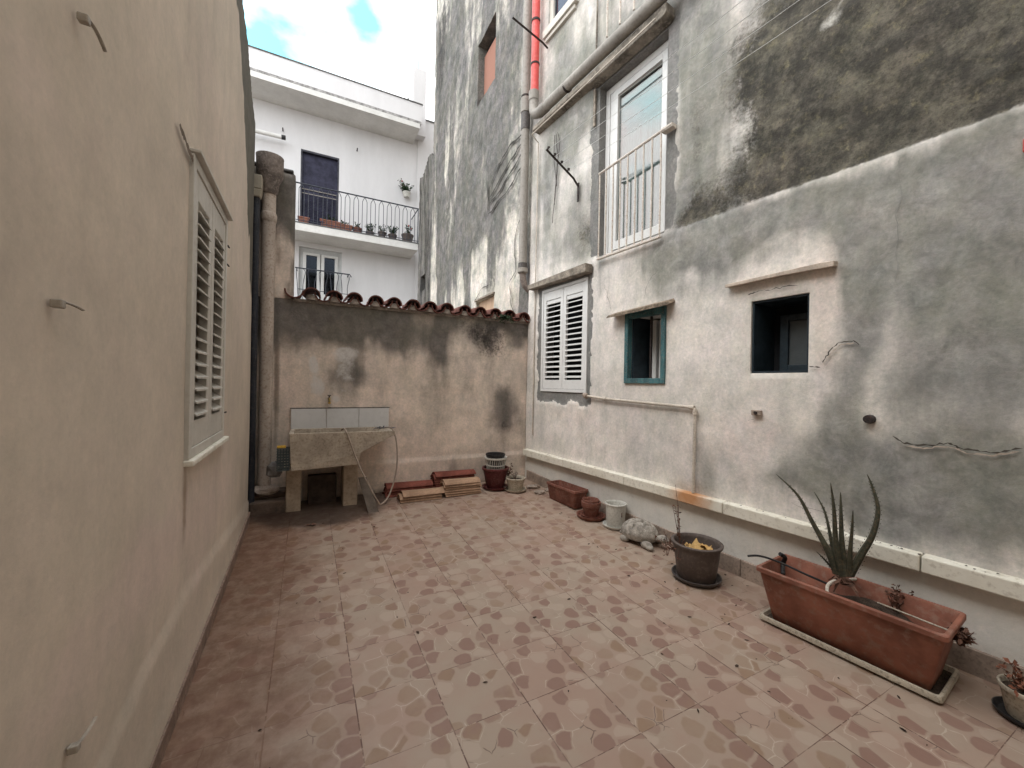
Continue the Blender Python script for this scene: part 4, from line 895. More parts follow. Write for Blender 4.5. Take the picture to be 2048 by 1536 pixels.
m.box((-W/2,-Dp/2,-.003),(W/2,Dp/2,.003)); m.build('mesh_body', M['basketgreen'], cdy)
m = MB(); m.tube([(W/2,0,Hh-.01),(W/2+.01,0,Hh+.012),(W/2+.02,0,Hh-.01)], .004, 6); m.build('hook', M['basketgreen'], cdy)
m = MB(); m.box((-.045,-.03,0),(.03,.03,.03)); tag(m.build('sponge', M['yellow'], bevel=.006, loc=(-.205,4.42,.765)), 'yellow sponge lying on the perforated basket', 'sponge')
rock('plastic_bag', 'crumpled grey plastic bag behind the perforated basket', (-.265,4.50,.55), (.075,.06,.09), M['bag'], 21, 'bag')

# ================================================================== ROOF TILE STACKS
def tilegeo(mat, ln): 
    mb = coppo(.112, .122, ln, .012, 12, True, .64); mb.v = [(v[1]-ln/2, v[0]*.92, (v[2]-.06)*.80) for v in mb.v]; return mb
ordn = ['bottom', 'second', 'third', 'fourth', 'fifth', 'top']
def stack(mat, ln, cx, cy, z, n, dz, rz, name, grp, ry=0.0, jit=.012):
    src = None
    for i in range(n):
        pos = 'lowest' if i == 0 else ('topmost' if i == n-1 else ordn[i]+' from bottom')
        lab = '%s clay roof tile of the %s' % (pos, name)
        l = (cx+random.uniform(-jit,jit), cy+random.uniform(-.006,.006), z+i*dz); r = (0, ry, rz+R(random.uniform(-1.5,1.5)))
        if src is None:
            src = tilegeo(mat, ln).build('clay_tile', mat, None, smooth=True); tag(src, lab, 'roof tile', grp); src.location = l; src.rotation_euler = r
        else: copy_thing(src, lab, l, r)
grp = 'clay roof tiles stacked on the floor'
stack(M['tan'], .47, 1.165, 4.475, fz(4.4)+.006, 3, .031, R(1), 'low pale stack in front', grp, jit=.016)
stack(M['tan'], .45, 1.655, 4.50, fz(4.45)+.006, 6, .027, R(0), 'tall pale stack left of the maroon pot', grp)
stack(M['redclay'], .54, 1.08, 4.72, fz(4.6)+.005, 4, .030, R(1), 'low red stack nearest the sink', grp)
stack(M['redclay'], .52, 1.64, 4.73, fz(4.6)+.005, 7, .029, R(-1), 'tall red stack behind the pale tiles', grp)

# ================================================================== POTS
def potprof(rb, rt, h, rim=.012, rimh=.03, th=.006, soil=None):
    p = [(0,0),(rb*.97,0),(rb,.006),(rt,h-rimh),(rt+rim,h-rimh+.002),(rt+rim*1.2,h-.004),(rt+rim*.8,h),(rt-th*.2,h),(rt-th*1.5,h-.01),(rt-th*1.8,h-rimh)]
    d = soil if soil is not None else h*.25
    rr = rb+(rt-rb)*d/h-th*1.6
    return p+[(rr, d),(0, d)]
def saucerprof(r, h=.028): return [(0,0),(r*.86,0),(r*.97,h*.6),(r,h*.9),(r*1.0,h),(r*.96,h),(r*.93,h*.8),(r*.82,.008),(0,.007)]
def pot(name, label, cat, c, prof, mat, n=40, group=None, **k):
    m = MB(); m.lathe(prof, (0,0,0), n, **k); return tag(m.build(name, mat, None, smooth=True, loc=c), label, cat, group)
def foliage(name, label, cat, c, h, r, n, mats, seed, group=None, leaf=.02, droop=0, lean=(0,0), stems_only=False, flowers=0, tang=1.0):
    rnd = random.Random(seed); e = empty(name, label, cat, group, loc=c)
    st = MB(); lf = MB(); fw_ = MB()
    for i in range(n):
        a = rnd.uniform(0, 2*math.pi); hh = h*rnd.uniform(.55, 1); rr = r*rnd.uniform(.2, 1)
        P = [Vector((0,0,0))+Vector((rnd.uniform(-.2,.2)*r, rnd.uniform(-.2,.2)*r, 0))]
        for k in range(1, 7):
            t = k/6; P.append(Vector((math.cos(a)*rr*t+lean[0]*t*t+rnd.uniform(-.06,.06)*r*tang, math.sin(a)*rr*t+lean[1]*t*t+rnd.uniform(-.06,.06)*r*tang, hh*t-droop*t*t*rnd.random())))
        st.tube(P, [.003*(1.3-.9*k/6) for k in range(7)], 5)
        for k in range(2, 7):
            for j in range(rnd.randint(1, 3)):
                b = P[k]+Vector((rnd.uniform(-1,1), rnd.uniform(-1,1), rnd.uniform(-1,1)))*leaf*.4
                d = Vector((rnd.uniform(-1,1), rnd.uniform(-1,1), rnd.uniform(-.6,1))).normalized()*leaf*rnd.uniform(.6,1.2); s = d.cross(Vector((rnd.uniform(-1,1), rnd.uniform(-1,1), 1))).normalized()*leaf*.3
                lf.add([b, b+d*.5+s+Vector((0,0,.2*leaf)), b+d, b+d*.5-s], [(0,1,2,3)])
        if i < flowers: fw_.lathe([(0,-.015),(.022,0),(.02,.02),(0,.03)], tuple(P[-1]), 8)
    st.build('stem', mats[0], e); 
    if not stems_only: lf.build('leaves', mats[1], e)
    if flowers: fw_.build('flower', M['flower'], e)
    return e
def soil(e, r, z, loc): m = MB(); m.lathe([(0,-.01),(r,-.01),(r,0),(r*.5,.006),(0,.008)], (0,0,0), 24, wob=.01); m.build('soil', M['soil'], e, smooth=True, loc=(0,0,z))

# maroon pot with basket and black pot in it
c = (2.13, 4.55); z = fz(4.55)+.003
pot('pot_saucer', 'dusty maroon saucer beneath the maroon pot in the far corner', 'saucer', (*c, z), saucerprof(.165,.03), M['maroon'])
o = pot('flower_pot', 'maroon pot on a saucer in the far corner holding a white basket', 'pot', (*c, z+.010), potprof(.11,.158,.255,.013,.03,.006,.17), M['maroon']); soil(o, .138, .20, None)
bk2 = empty('plastic_basket', 'white slotted plastic basket set inside the maroon pot', 'basket', loc=(c[0]+.0, c[1], z+.20))
m = MB(); m.lathe([(.082,.0),(.086,.012),(.082,.02)],(0,0,0),28); m.lathe([(.104,.165),(.118,.175),(.118,.195),(.104,.19)],(0,0,0),28); m.lathe([(.095,.085),(.1,.09),(.1,.1),(.094,.1)],(0,0,0),28); m.v = [(x*1.22, y*1.22, z) for x, y, z in m.v]; m.build('rim', M['whiteplastic'], bk2, smooth=True)
m = MB()
for k in range(30):
    a = 2*math.pi*k/30; m.tube([(.084*math.cos(a),.084*math.sin(a),.01),(.108*math.cos(a),.108*math.sin(a),.175)], .0038, 5)
m.lathe([(0,0),(.083,0),(.083,.004),(0,.004)],(0,0,0),24); m.v = [(x*1.22, y*1.22, z) for x, y, z in m.v]; m.build('ribs', M['whiteplastic'], bk2)
o = pot('black_pot', 'black plastic pot standing in the white basket', 'pot', (c[0]-.005, c[1], z+.265), potprof(.095,.118,.17,.006,.02,.004,.12), M['blackplastic']); soil(o, .10, .13, None)
foliage('dry_plant', 'withered brown plant hanging between the maroon pot and the cream pot', 'plant', (c[0]+.15, c[1]-.06, z+.14), .18, .10, 9, (M['dryleaf'], M['dryleaf']), 5, leaf=.028, droop=.05)
# cream pot
c = (2.325, 4.375); z = fz(4.37)+.003
pot('pot_saucer', 'dirty cream saucer beneath the cream pot', 'saucer', (*c, z), saucerprof(.138,.028), M['creamplastic'])
o = pot('flower_pot', 'squat dirty cream pot with dead stems in the far corner', 'pot', (*c, z+.010), potprof(.088,.112,.155,.010,.022,.006,.11), M['creamplastic']); soil(o, .10, .125, None)
foliage('dry_plant', 'dead stems standing in the cream pot', 'plant', (*c, z+.13), .13, .09, 10, (M['dryleaf'], M['rubble']), 9, leaf=.02, droop=.02)
# rust-red trough (far)
def trough(mb, L0, W0, h, flare, rimw, th=.010, soilz=None, nseg=1):
    def ring(l, w, z, r=.02):
        o = []
        for sx, sy in ((1,1),(-1,1),(-1,-1),(1,-1)):
            for k in range(4):
                a = {(1,1):0,(-1,1):90,(-1,-1):180,(1,-1):270}[(sx,sy)]+k*30
                o.append((sx*(l/2-r)+r*math.cos(R(a)), sy*(w/2-r)+r*math.sin(R(a)), z))
        return o
    L1, W1 = L0+flare, W0+flare; d = soilz if soilz is not None else h*.2
    rings = [ring(L0-.01,W0-.01,0),ring(L0,W0,.006),ring(L1,W1,h-.028),ring(L1+rimw*2,W1+rimw*2,h-.026),ring(L1+rimw*2,W1+rimw*2,h-.004),ring(L1+rimw*1.5,W1+rimw*1.5,h),ring(L1-th,W1-th,h),ring(L1-2*th,W1-2*th,h-.012),ring(L0+flare*d/h-2*th,W0+flare*d/h-2*th,d)]
    vs = [p for r_ in rings for p in r_]; n = 16
    fs = [(i*n+k, i*n+(k+1) % n, (i+1)*n+(k+1) % n, (i+1)*n+k) for i in range(len(rings)-1) for k in range(n)]+[tuple(range(n-1,-1,-1)), tuple(range((len(rings)-1)*n, len(rings)*n))]
    mb.add(vs, fs)
m = MB(); trough(m, .46, .155, .20, .04, .010, .008, .04)
tag(m.build('trough_planter', M['terradark'], None, smooth=True, loc=(2.68,3.78,fz(3.8)+.002)), 'empty rust-red rectangular trough along the foot of the right wall', 'planter'); bpy.data.objects['trough_planter'].rotation_euler = (0, 0, R(90+4.6))
# saucers with nested pots
c = (2.66, 3.31); z = fz(3.3)+.003
pot('pot_saucer', 'larger brown saucer beneath the nested terracotta pots', 'saucer', (*c, z), saucerprof(.150,.034), M['terradark'])
pot('pot_saucer', 'smaller brown saucer directly under the nested terracotta pots', 'saucer', (c[0]+.005, c[1], z+.010), saucerprof(.112,.024), M['terradark'])
pot('flower_pot', 'lower of two nested terracotta pots on brown saucers', 'pot', (*c, z+.020), potprof(.070,.092,.150,.008,.05,.005,.06), M['terradark'])
pot('flower_pot', 'upper of two nested terracotta pots on brown saucers', 'pot', (c[0]-.004, c[1]+.004, z+.088), potprof(.064,.080,.105,.006,.024,.004,.05), M['terradark'])
# white cylinder pot
c = (2.735, 3.02); z = fz(3.0)+.003
pot('pot_saucer', 'white saucer beneath the tall white pot', 'saucer', (*c, z), saucerprof(.125,.026), M['whiteplastic'])
o = pot('flower_pot', 'tall white cylindrical pot between the terracotta pots and the stone tortoise', 'pot', (*c, z+.010), potprof(.088,.098,.225,.007,.016,.005,.12), M['whiteplastic'])
m = MB(); m.box((-.012,-.097,.11),(-.004,-.091,.155)); m.build('chip', M['dryleaf'], o)
# tortoise
T = empty('stone_tortoise', 'weathered stone tortoise ornament facing along the right wall', 'garden ornament', loc=(2.70, 2.665, fz(2.6)), rz=math.atan2(-.80,.28))
def blob_mesh(name, pts, mat, par, vox=.006):
    """soft solid from overlapping ellipsoids"""
    mb = MB()
    for (cx, cy, cz, rx, ry, rz_) in pts:
        n = 20; prof = [(math.sin(math.pi*j/12), -math.cos(math.pi*j/12)) for j in range(13)]
        vs = []
        for r_, z_ in prof:
            for k in range(n): a = 2*math.pi*k/n; vs.append((cx+max(r_,.01)*math.cos(a)*rx, cy+max(r_,.01)*math.sin(a)*ry, cz+z_*rz_))
        mb.add(vs, [(i*n+k, i*n+(k+1) % n, (i+1)*n+(k+1) % n, (i+1)*n+k) for i in range(12) for k in range(n)]+[tuple(range(n-1,-1,-1)), tuple(range(12*n, 13*n))])
    o = mb.build(name, mat, par); rm = o.modifiers.new('r', 'REMESH'); rm.mode = 'VOXEL'; rm.voxel_size = vox; rm.use_smooth_shade = True
    sm = o.modifiers.new('s', 'SMOOTH'); sm.iterations = 4; sm.factor = .6
    return o
# shell with scutes
def shell():
    NA, NR = 72, 30; vs = []; fs = []
    def hgt(x, y):
        r2 = (x/.165)**2+(y/.128)**2; z = .135*math.sqrt(max(0, 1-r2))**.85 if r2 < 1 else 0
        return z
    seeds = [(-.085,0),(-.01,0),(.07,0),(-.05,.075),(.03,.075),(-.05,-.075),(.03,-.075),(-.125,.045),(-.125,-.045),(.115,.045),(.115,-.045)]
    for j in range(NR+1):
        rr = (j/NR)**.8
        for k in range(NA):
            a = 2*math.pi*k/NA; x, y = .165*rr*math.cos(a), .128*rr*math.sin(a)
            ds = sorted(math.hypot(x-p[0], y-p[1]) for p in seeds); e = ds[1]-ds[0]
            z = hgt(x*.985, y*.985)
            gro = -.020*max(0, 1-e/.016) if rr < .86 else 0
            ridge = .0; k_ = 1+(gro*3.2 if rr > .35 else 0); x, y = x*k_, y*k_
            flange = .010 if rr > .84 else 0; lob = .006*math.sin(a*14)*(1 if rr > .84 else 0)
            vs.append((x*(1+flange*4), y*(1+flange*4), .070+z+gro+ridge-(.012 if rr > .84 else 0)+lob))
    for j in range(NR):
        for k in range(NA): fs.append((j*NA+k, (j+1)*NA+k, (j+1)*NA+(k+1) % NA, j*NA+(k+1) % NA))
    o = len(vs); 
    for k in range(NA):
        x, y, z = vs[NR*NA+k]; vs.append((x*.9, y*.9, .045))
    for k in range(NA): fs.append((NR*NA+k, o+k, o+(k+1) % NA, NR*NA+(k+1) % NA))
    fs.append(tuple(range(o+NA-1, o-1, -1)))
    return MB().add(vs, fs)
shell().build('shell', M['turtle'], T, smooth=True)
blob_mesh('body', [(0,0,.055,.14,.105,.035),(.17,0,.075,.055,.032,.028),(.215,0,.085,.046,.036,.034),(.24,0,.078,.026,.026,.02),(.115,.10,.03,.05,.032,.032),(.115,-.10,.03,.055,.034,.034),(.15,-.115,.02,.035,.03,.022),(-.10,.09,.028,.042,.03,.03),(-.10,-.09,.028,.045,.032,.03),(-.175,0,.04,.03,.014,.014)], M['turtle'], T)
for sy in (-1, 1):
    m = MB(); m.lathe([(0,-.005),(.005,-.003),(.006,0),(.005,.003),(0,.005)], (.235, sy*.028, .095), 8); m.build('eye', simple('dark_eye', (.06,.05,.045), .8), T)
# grey pot
c = (2.60, 1.995); z = fz(2.0)+.003
pot('pot_saucer', 'dusty grey saucer beneath the big grey pot', 'saucer', (*c, z), saucerprof(.172,.034), M['saucergrey'], 48)
o = pot('flower_pot', 'big round grey pot with withered plant in front of the ledge', 'pot', (*c, z+.012), potprof(.132,.163,.265,.014,.022,.007,.16), M['greyplastic'], 48); soil(o, .150, .19, None)
foliage('dry_plant', 'tall withered seed stalk rising at the back of the grey pot', 'plant', (c[0]-.07, c[1]+.09, z+.20), .50, .04, 4, (M['dryleaf'], M['dryleaf']), 7, leaf=.024, lean=(-.02,.03), tang=2)
foliage('dry_plant', 'tangle of brown twigs spilling over the far edge of the grey pot', 'plant', (c[0]-.10, c[1]+.11, z+.19), .10, .16, 14, (M['dryleaf'], M['dryleaf']), 17, leaf=.02, droop=.14)
m = MB(); rnd = random.Random(3)
for k in range(7):                                               # crumpled yellow leaf
    cx, cy, cz = rnd.uniform(-.06,.06), rnd.uniform(-.05,.04), .005+rnd.uniform(0,.03); N = 5; vs = []
    for i in range(N+1):
        for j in range(N+1):
            u, v = (i/N-.5)*.10, (j/N-.5)*.07; vs.append((cx+u*math.cos(k)-v*math.sin(k), cy+u*math.sin(k)+v*math.cos(k), cz+.02*math.sin(u*60+k)*math.cos(v*70+k*2)+.015*rnd.random()))
    m.add(vs, [(i*(N+1)+j, i*(N+1)+j+1, (i+1)*(N+1)+j+1, (i+1)*(N+1)+j) for i in range(N) for j in range(N)])
m.add([(-.09,.0,.02),(-.03,-.05,.03),(-.005,.02,.095),(-.05,.04,.03)], [(0,1,2,3)])
tag(m.build('dry_leaf', M['paper'], loc=(c[0]+.0, c[1]-.02, z+.208)), 'crumpled yellow dry leaf lying inside the grey pot', 'leaf')
# big terracotta planter
pc = (2.705, 1.10); rzp = R(90+5.5)
m = MB(); trough(m, .745, .315, .036, .02, .010, .008, .010); o = m.build('plant_tray', M['creamplastic'], None, smooth=True, loc=(2.72,1.105,.006)); m = MB(); m.box((-.37,-.15,.011),(.37,.15,.016)); m.build('dirt', M['soil'], o); o.rotation_euler = (0,0,rzp); tag(o, 'long cream drip tray beneath the big terracotta trough', 'tray')
for v in o.data.vertices: pass
m = MB(); trough(m, .68, .235, .315, .11, .014, .010, .15); o = m.build('trough_planter', M['terracotta'], None, smooth=True, loc=(pc[0],pc[1],.022)); o.rotation_euler = (0,0,rzp); tag(o, 'big terracotta-red trough with an aloe, at the right', 'planter')
m = MB(); N1, N2 = 26, 10; vs = [((i/N1-.5)*.72,(j/N2-.5)*.27, .165+.030*float(vnoise(np.array(i*.45), np.array(j*.45), 3))+.05*math.exp(-((i/N1-.42)/.22)**2)) for i in range(N1+1) for j in range(N2+1)]
m.add(vs, [(i*(N2+1)+j, i*(N2+1)+j+1, (i+1)*(N2+1)+j+1, (i+1)*(N2+1)+j) for i in range(N1) for j in range(N2)]); m.build('soil', M['soil'], o, smooth=True)
# aloe
AO = .31
ab = onplane(1688, 1158, RN, RC-AO)
AL = empty('aloe_plant', 'dark green aloe with long upright leaves in the big terracotta trough', 'plant', loc=tuple(ab))
def aloe_leaf(pts, w0, dn):
    P = [Vector(onplane(x, y, RN, RC-AO-dn*(i/(len(pts)-1)))) for i, (x, y) in enumerate(pts)]
    P = smoothpath(P, 6); n = len(P); m = MB(); vs = []
    view = Vector((math.cos(DR), math.sin(DR), 0))
    for i, p in enumerate(P):
        t = (P[min(i+1,n-1)]-P[max(i-1,0)]).normalized(); s = t.cross(view).normalized(); f = s.cross(t)
        u = i/(n-1); w_ = w0*(1-u)**.75*(1-.0*u)+.0012; th = w_*.42
        w_ *= .74; vs += [p+s*w_, p+s*w_*.5-f*th, p-s*w_*.5-f*th, p-s*w_, p-s*w_*.45+f*th*.35, p+s*w_*.45+f*th*.35]
    fs = [(i*6+k, i*6+(k+1) % 6, (i+1)*6+(k+1) % 6, (i+1)*6+k) for i in range(n-1) for k in range(6)]+[(0,1,2,3,4,5), tuple(range(6*n-1, 6*n-7, -1))]
    m.add(vs, fs)
    for i in range(2, n-4, 1):                                     # marginal teeth
        p = P[i]; t = (P[i+1]-P[i]).normalized(); s = t.cross(view).normalized(); w_ = w0*(1-i/(n-1))**.75
        for q in (1, -1):
            b = p+s*q*w_*.97; m.add([b-t*.004, b+t*.004, b+s*q*.005+t*.003], [(0,1,2)])
    part(m, 'leaf', M['aloe'], AL, smooth=True)
for pts, w0, dn in [([(1674,1148),(1655,1100),(1625,1045),(1595,990),(1552,948)],.028,.05),
                    ([(1676,1150),(1664,1090),(1650,1025),(1628,983)],.017,-.05),
                    ([(1684,1152),(1672,1090),(1668,1020),(1661,965)],.026,.07),
                    ([(1692,1152),(1684,1090),(1682,1030),(1681,984)],.025,.0),
                    ([(1700,1152),(1700,1110),(1704,1060),(1706,1020)],.020,.06),
                    ([(1700,1150),(1722,1110),(1745,1070),(1756,1020),(1745,975),(1734,948)],.026,-.03),
                    ([(1672,1145),(1650,1120),(1633,1103)],.010,.08)]:
    aloe_leaf(pts, w0, dn)
m = MB(); rnd = random.Random(12)
for k in range(22):
    a = rnd.uniform(0, 6.28); r_ = rnd.uniform(.03,.12); b = Vector(ab)+Vector((0,0,-.03))
    m.tube([b, b+Vector((math.cos(a)*r_*.5, math.sin(a)*r_*.5, .02+rnd.uniform(-.01,.02))), b+Vector((math.cos(a)*r_*.9, math.sin(a)*r_, -.02+rnd.uniform(-.02,.03)))], [.014,.011,.003], 6, flat=.35)
part(m, 'dead_leaves', M['dryleaf'], AL)
# root loop, sticks and black handle in the trough
def pz(px, py, z): p = onplane(px, py, (0,0,1), z); return tuple(p)
m = MB(); m.tube(smoothpath([pz(1655,1190,.315),pz(1655,1172,.345),pz(1668,1162,.35),pz(1690,1160,.34),pz(1712,1158,.33)],5), .008, 7); tag(m.build('bare_stem', M['conduit'], smooth=True), 'pale bent stem looping over the rim of the big terracotta trough', 'stem')
m = MB(); m.tube(smoothpath([pz(1495,1112,.36),pz(1520,1112,.37),pz(1560,1125,.35),pz(1610,1148,.32),pz(1660,1170,.29)],5), .0065, 7); tag(m.build('black_cable', M['blackplastic'], smooth=True), 'black cable end sticking out of the far end of the terracotta trough', 'cable')
m = MB(); m.tube(smoothpath([pz(1566,1150,.26),pz(1566,1128,.30),pz(1570,1115,.35),pz(1560,1108,.375)],5), [.013]*16, 9); tag(m.build('tool_handle', M['blackplastic'], smooth=True), 'black hooked tool handle standing in the terracotta trough', 'tool')
m = MB(); m.tube([pz(1755,1205,.29),pz(1900,1262,.30)], .004, 6); tag(m.build('thin_stick', M['creamplastic']), 'thin pale stick lying along inside the terracotta trough', 'stick')
foliage('dry_plant', 'withered brown plant in the near half of the terracotta trough', 'plant', pz(1790,1225,.235), .15, .07, 9, (M['dryleaf'], M['dryleaf']), 33, leaf=.022)
foliage('dry_plant', 'dry curled leaves clinging to the near end of the terracotta trough', 'plant', pz(1925,1290,.24), .07, .05, 16, (M['dryleaf'], M['dryleaf']), 35, leaf=.03)
# pot at the lower right edge
c = (2.83, .50)
pot('pot_saucer', 'dark saucer under the white pot at the lower right edge', 'saucer', (*c, .004), saucerprof(.105,.024), M['blackplastic'])
o = pot('flower_pot', 'small white pot cut off by the lower right edge of the picture', 'pot', (*c, .012), potprof(.065,.085,.13,.006,.02,.005,.10), M['creamplastic']); soil(o, .078, .11, None)
foliage('succulent', 'reddish succulent in the white pot at the lower right edge', 'plant', (*c, .12), .12, .13, 20, (M['dryleaf'], simple('reddish_leaf', (.22,.085,.05), .8, .4, 25)), 41, leaf=.026, droop=.05)
# weed on the yard wall
foliage('weed', 'small green weed growing on the tiles of the yard wall', 'plant', (2.33, YB-.07, 2.30), .07, .14, 22, (M['leafgreen'], M['leafgreen']), 51, leaf=.035, droop=.10)
# debris
m = MB(); rnd = random.Random(77)
for i in range(210):
    if rnd.random() < .5: x = rnd.uniform(-.4, 2.9); y = rnd.uniform(.6, 4.5)
    else: y = rnd.uniform(.7, 4.5); x = RP(y, 0)[0]-abs(rnd.gauss(0, .35))-.05
    if y > 4.3 and x < .7: continue
    zz = fz(y)+.0025; a = rnd.uniform(0, 6.28); l = rnd.choice([.004,.006,.008,.014]); w_ = l*rnd.uniform(.3,.7)
    ca, sa = math.cos(a), math.sin(a); pts = []
    for u, v, hh in ((-1,0,0),(-.3,.9,.003),(.6,.7,.004),(1,0,.002),(.4,-.8,.003),(-.4,-.7,.0)):
        pts.append((x+(u*l*ca-v*w_*sa), y+(u*l*sa+v*w_*ca), zz+hh*.6))
    m.add(pts, [(0,1,2,3,4,5)])
tag(m.build('leaf_litter', simple('brown_debris', (.06,.038,.028), .95, .5, 40)), 'scattered crumbs of dry leaf on the patio tiles', 'leaf litter', kind='stuff')
m = MB()
for i in range(38):
    s_ = rnd.uniform(.25, 1.15) if rnd.random() < .7 else rnd.uniform(1.2, 4.3); p = RP(s_, .5465, rnd.uniform(.03, .08)); l = rnd.uniform(.004, .012); a = rnd.uniform(0, 6.28)
    m.add([(p[0]+l*math.cos(a+t), p[1]+l*math.sin(a+t)*.6, p[2]+.002*(k % 2)) for k, t in enumerate((0,1.2,2.4,3.6,5.0))], [(0,1,2,3,4)])
tag(m.build('ledge_litter', bpy.data.materials['brown_debris']), 'crumbs of dirt lying on top of the cream ledge', 'litter', kind='stuff')
lf = MB(); lf.add([(0,0,.004),(.03,.02,.02),(.065,.012,.006),(.05,-.02,.012),(.02,-.022,.018)], [(0,1,2,3,4)]); lf.add([(.02,0,.01),(-.01,.03,.012),(-.03,.02,.004),(-.01,-.01,.01)], [(0,1,2,3)])
tag(lf.build('fallen_leaf', M['dryleaf'], loc=tuple(fl(618,1052))), 'curled brown leaf on the tiles in front of the sink', 'leaf')

# ================================================================== WHITE HOUSE BEYOND
WY = 12.8
WH = empty('white_house', 'white house beyond the yard wall with a long balcony', 'house', loc=(0,0,0))
m = MB()
def wb(x0, x1, z0, z1, y0=WY, y1=WY+7): m.box((x0, y0, z0), (x1, y1, z1))
D1 = (-.28, .72, 5.59, 7.99); D2 = (-.28, .84, 2.9, 5.23)
wb(-7, D1[0], -.3, 9.2); wb(D1[1], 3.0, 5.45, 9.2); wb(D2[1], 3.0, -.3, 5.448); wb(D1[0], D1[1], D1[3], 9.2); wb(D1[0], D2[1], D2[3], D1[2]-.003) if False else None
wb(D1[0]+.0, D1[1], 5.232, D1[2]); wb(D1[1]+.0, D2[1], 5.232, 5.448); wb(D2[0], D2[1], -.3, D2[2])
m.build('wall', M['white'], WH)
m = MB(); m.box((D1[0], WY+.5, D1[2]), (D1[1], WY+.6, D1[3])); m.box((D2[0], WY+.5, D2[2]), (D2[1], WY+.6, D2[3])); m.build('dark_room', M['dark'], WH)
# wing at the right, a little taller
m = MB(); m.box((3.003, WY-.02, -.3), (7, WY+7, 9.9)); m.build('side_wing', M['white'], WH)
m = MB(); m.box((2.99, WY-.05, 9.9), (7, WY+7, 9.94)); m.build('coping', M['roofgrey'], WH)
# eave and parapet
m = MB(); m.box((-7, WY-.9, 9.03), (2.86, WY+.1, 9.17)); m.build('eave', M['whitedirty'], WH)
m = MB(); m.box((-7, WY-.86, 9.245), (2.92, WY-.70, 9.77)); m.box((2.72, WY-.68, 9.245), (2.92, WY+.3, 9.77)); m.build('parapet', M['white'], WH)
m = MB(); m.box((-7, WY-.90, 9.172), (2.90, WY+.1, 9.243)); m.build('gutter', simple('gutter_line', (.35,.34,.33), .9, .4, 12), WH)
m = MB(); m.box((-7, WY-.88, 9.772), (2.94, WY-.68, 9.80)); m.build('coping', M['roofgrey'], WH)
m = MB(); m.box((2.77, WY-.3, 9.2), (3.18, WY+.35, 11.28)); ch = m.build('chimney', M['white'], WH)
m = MB(); m.tube([(3.0, WY, 11.28), (3.0, WY, 11.75)], .012, 6); m.build('antenna', M['iron'], ch)
m = MB(); m.box((2.55, WY-.2, 10.2), (2.72, WY-.16, 10.24)); m.tube([(2.7, WY-.18, 9.8), (2.7, WY-.18, 10.24)], .012, 6); m.build('roof_fitting', M['railiron'], WH)
foliage('roof_plant', 'green plant on the roof of the white house beside the chimney', 'plant', (2.45, WY-.4, 9.75), .35, .22, 14, (M['leafgreen'], M['leafgreen']), 61, leaf=.09)
# upper door: roller shutter
m = MB(); m.box((D1[0]+.04, WY+.10, 6.75), (D1[1]-.04, WY+.13, D1[3]-.04)); dr = m.build('door', M['purple'], WH); tag(dr, 'dark violet balcony door of the white house')
m = MB()
for k in range(26):
    zz = D1[2]+.05+k*.044; m.hexa([(D1[0]+.05,WY+.08,zz),(D1[1]-.05,WY+.08,zz),(D1[1]-.05,WY+.12,zz+.012),(D1[0]+.05,WY+.12,zz+.012),(D1[0]+.05,WY+.075,zz+.03),(D1[1]-.05,WY+.075,zz+.03),(D1[1]-.05,WY+.12,zz+.038),(D1[0]+.05,WY+.12,zz+.038)])
m.build('louvers', M['purple'], dr)
m = MB(); 
for x0, x1 in ((D1[0], D1[0]+.04), (D1[1]-.04, D1[1])): m.box((x0, WY+.0, D1[2]), (x1, WY+.15, D1[3]))
m.box((D1[0]+.04, WY+.002, D1[3]-.05), (D1[1]-.04, WY+.15, D1[3])); m.build('frame', simple('dark_frame', (.06,.06,.075), .7), dr)
m = MB(); m.box((D1[0]+.04, WY+.07, 6.78), (D1[1]-.04, WY+.095, 6.80)); m.box((D1[0]+.04, WY+.07, 6.90), (D1[1]-.04, WY+.095, 6.92)); m.build('rod', M['pipegrey'], dr)
# lower french door
m = MB(); P2 = lambda a, b, o=0.0: (a, WY-o, b)
pframe(m, P2, D2[0]+.0, D2[1]+.0, D2[2], D2[3], .10, -.2, -.08, .1, .12); wd2 = m.build('window', simple('pale_door_paint', (.52,.53,.53), .6, .08), WH); tag(wd2, 'pale french door under the balcony of the white house')
for x0, x1 in ((D2[0]+.10, .27), (.29, D2[1]-.10)):
    m = MB(); pframe(m, P2, x0, x1, D2[2]+.1, D2[3]-.13, .085, -.12, -.05, .95, .07); m.build('sash', M['pvc'], wd2, bevel=.005)
    m = MB(); pbox(m, P2, x0+.087, x1-.087, D2[2]+1.06, D2[3]-.21, -.11, -.10); m.build('pane', M['glassdark'], wd2)
# balcony
m = MB(); m.box((-3.2, WY-.92, 5.37), (2.86, WY-.003, 5.57)); m.build('balcony_slab', M['whitedirty'], WH, bevel=.01)
m = MB(); m.box((-3.2, WY-.93, 5.572), (2.88, WY-.02, 5.60)); m.build('balcony_edge', M['roofgrey'], WH)
BR = empty('balcony_railing', 'black iron railing with pointed arches on the long white balcony', 'railing', loc=(1, WY-.9, 5.6))
yr = WY-.88
m = MB(); m.tube([(-3.2, yr, 6.63), (2.88, yr, 6.63)], .018, 6); m.tube([(2.86, yr, 6.63), (2.86, WY-.02, 6.63)], .016, 6); part(m, 'top_rail', M['railiron'], BR)
m = MB(); m.tube([(-3.2, yr, 5.66), (2.88, yr, 5.66)], .010, 6); part(m, 'bottom_rail', M['railiron'], BR)
m = MB(); m.tube([(2.86, yr, 5.6), (2.86, yr, 6.64)], .016, 6); part(m, 'post', M['railiron'], BR)
src = None
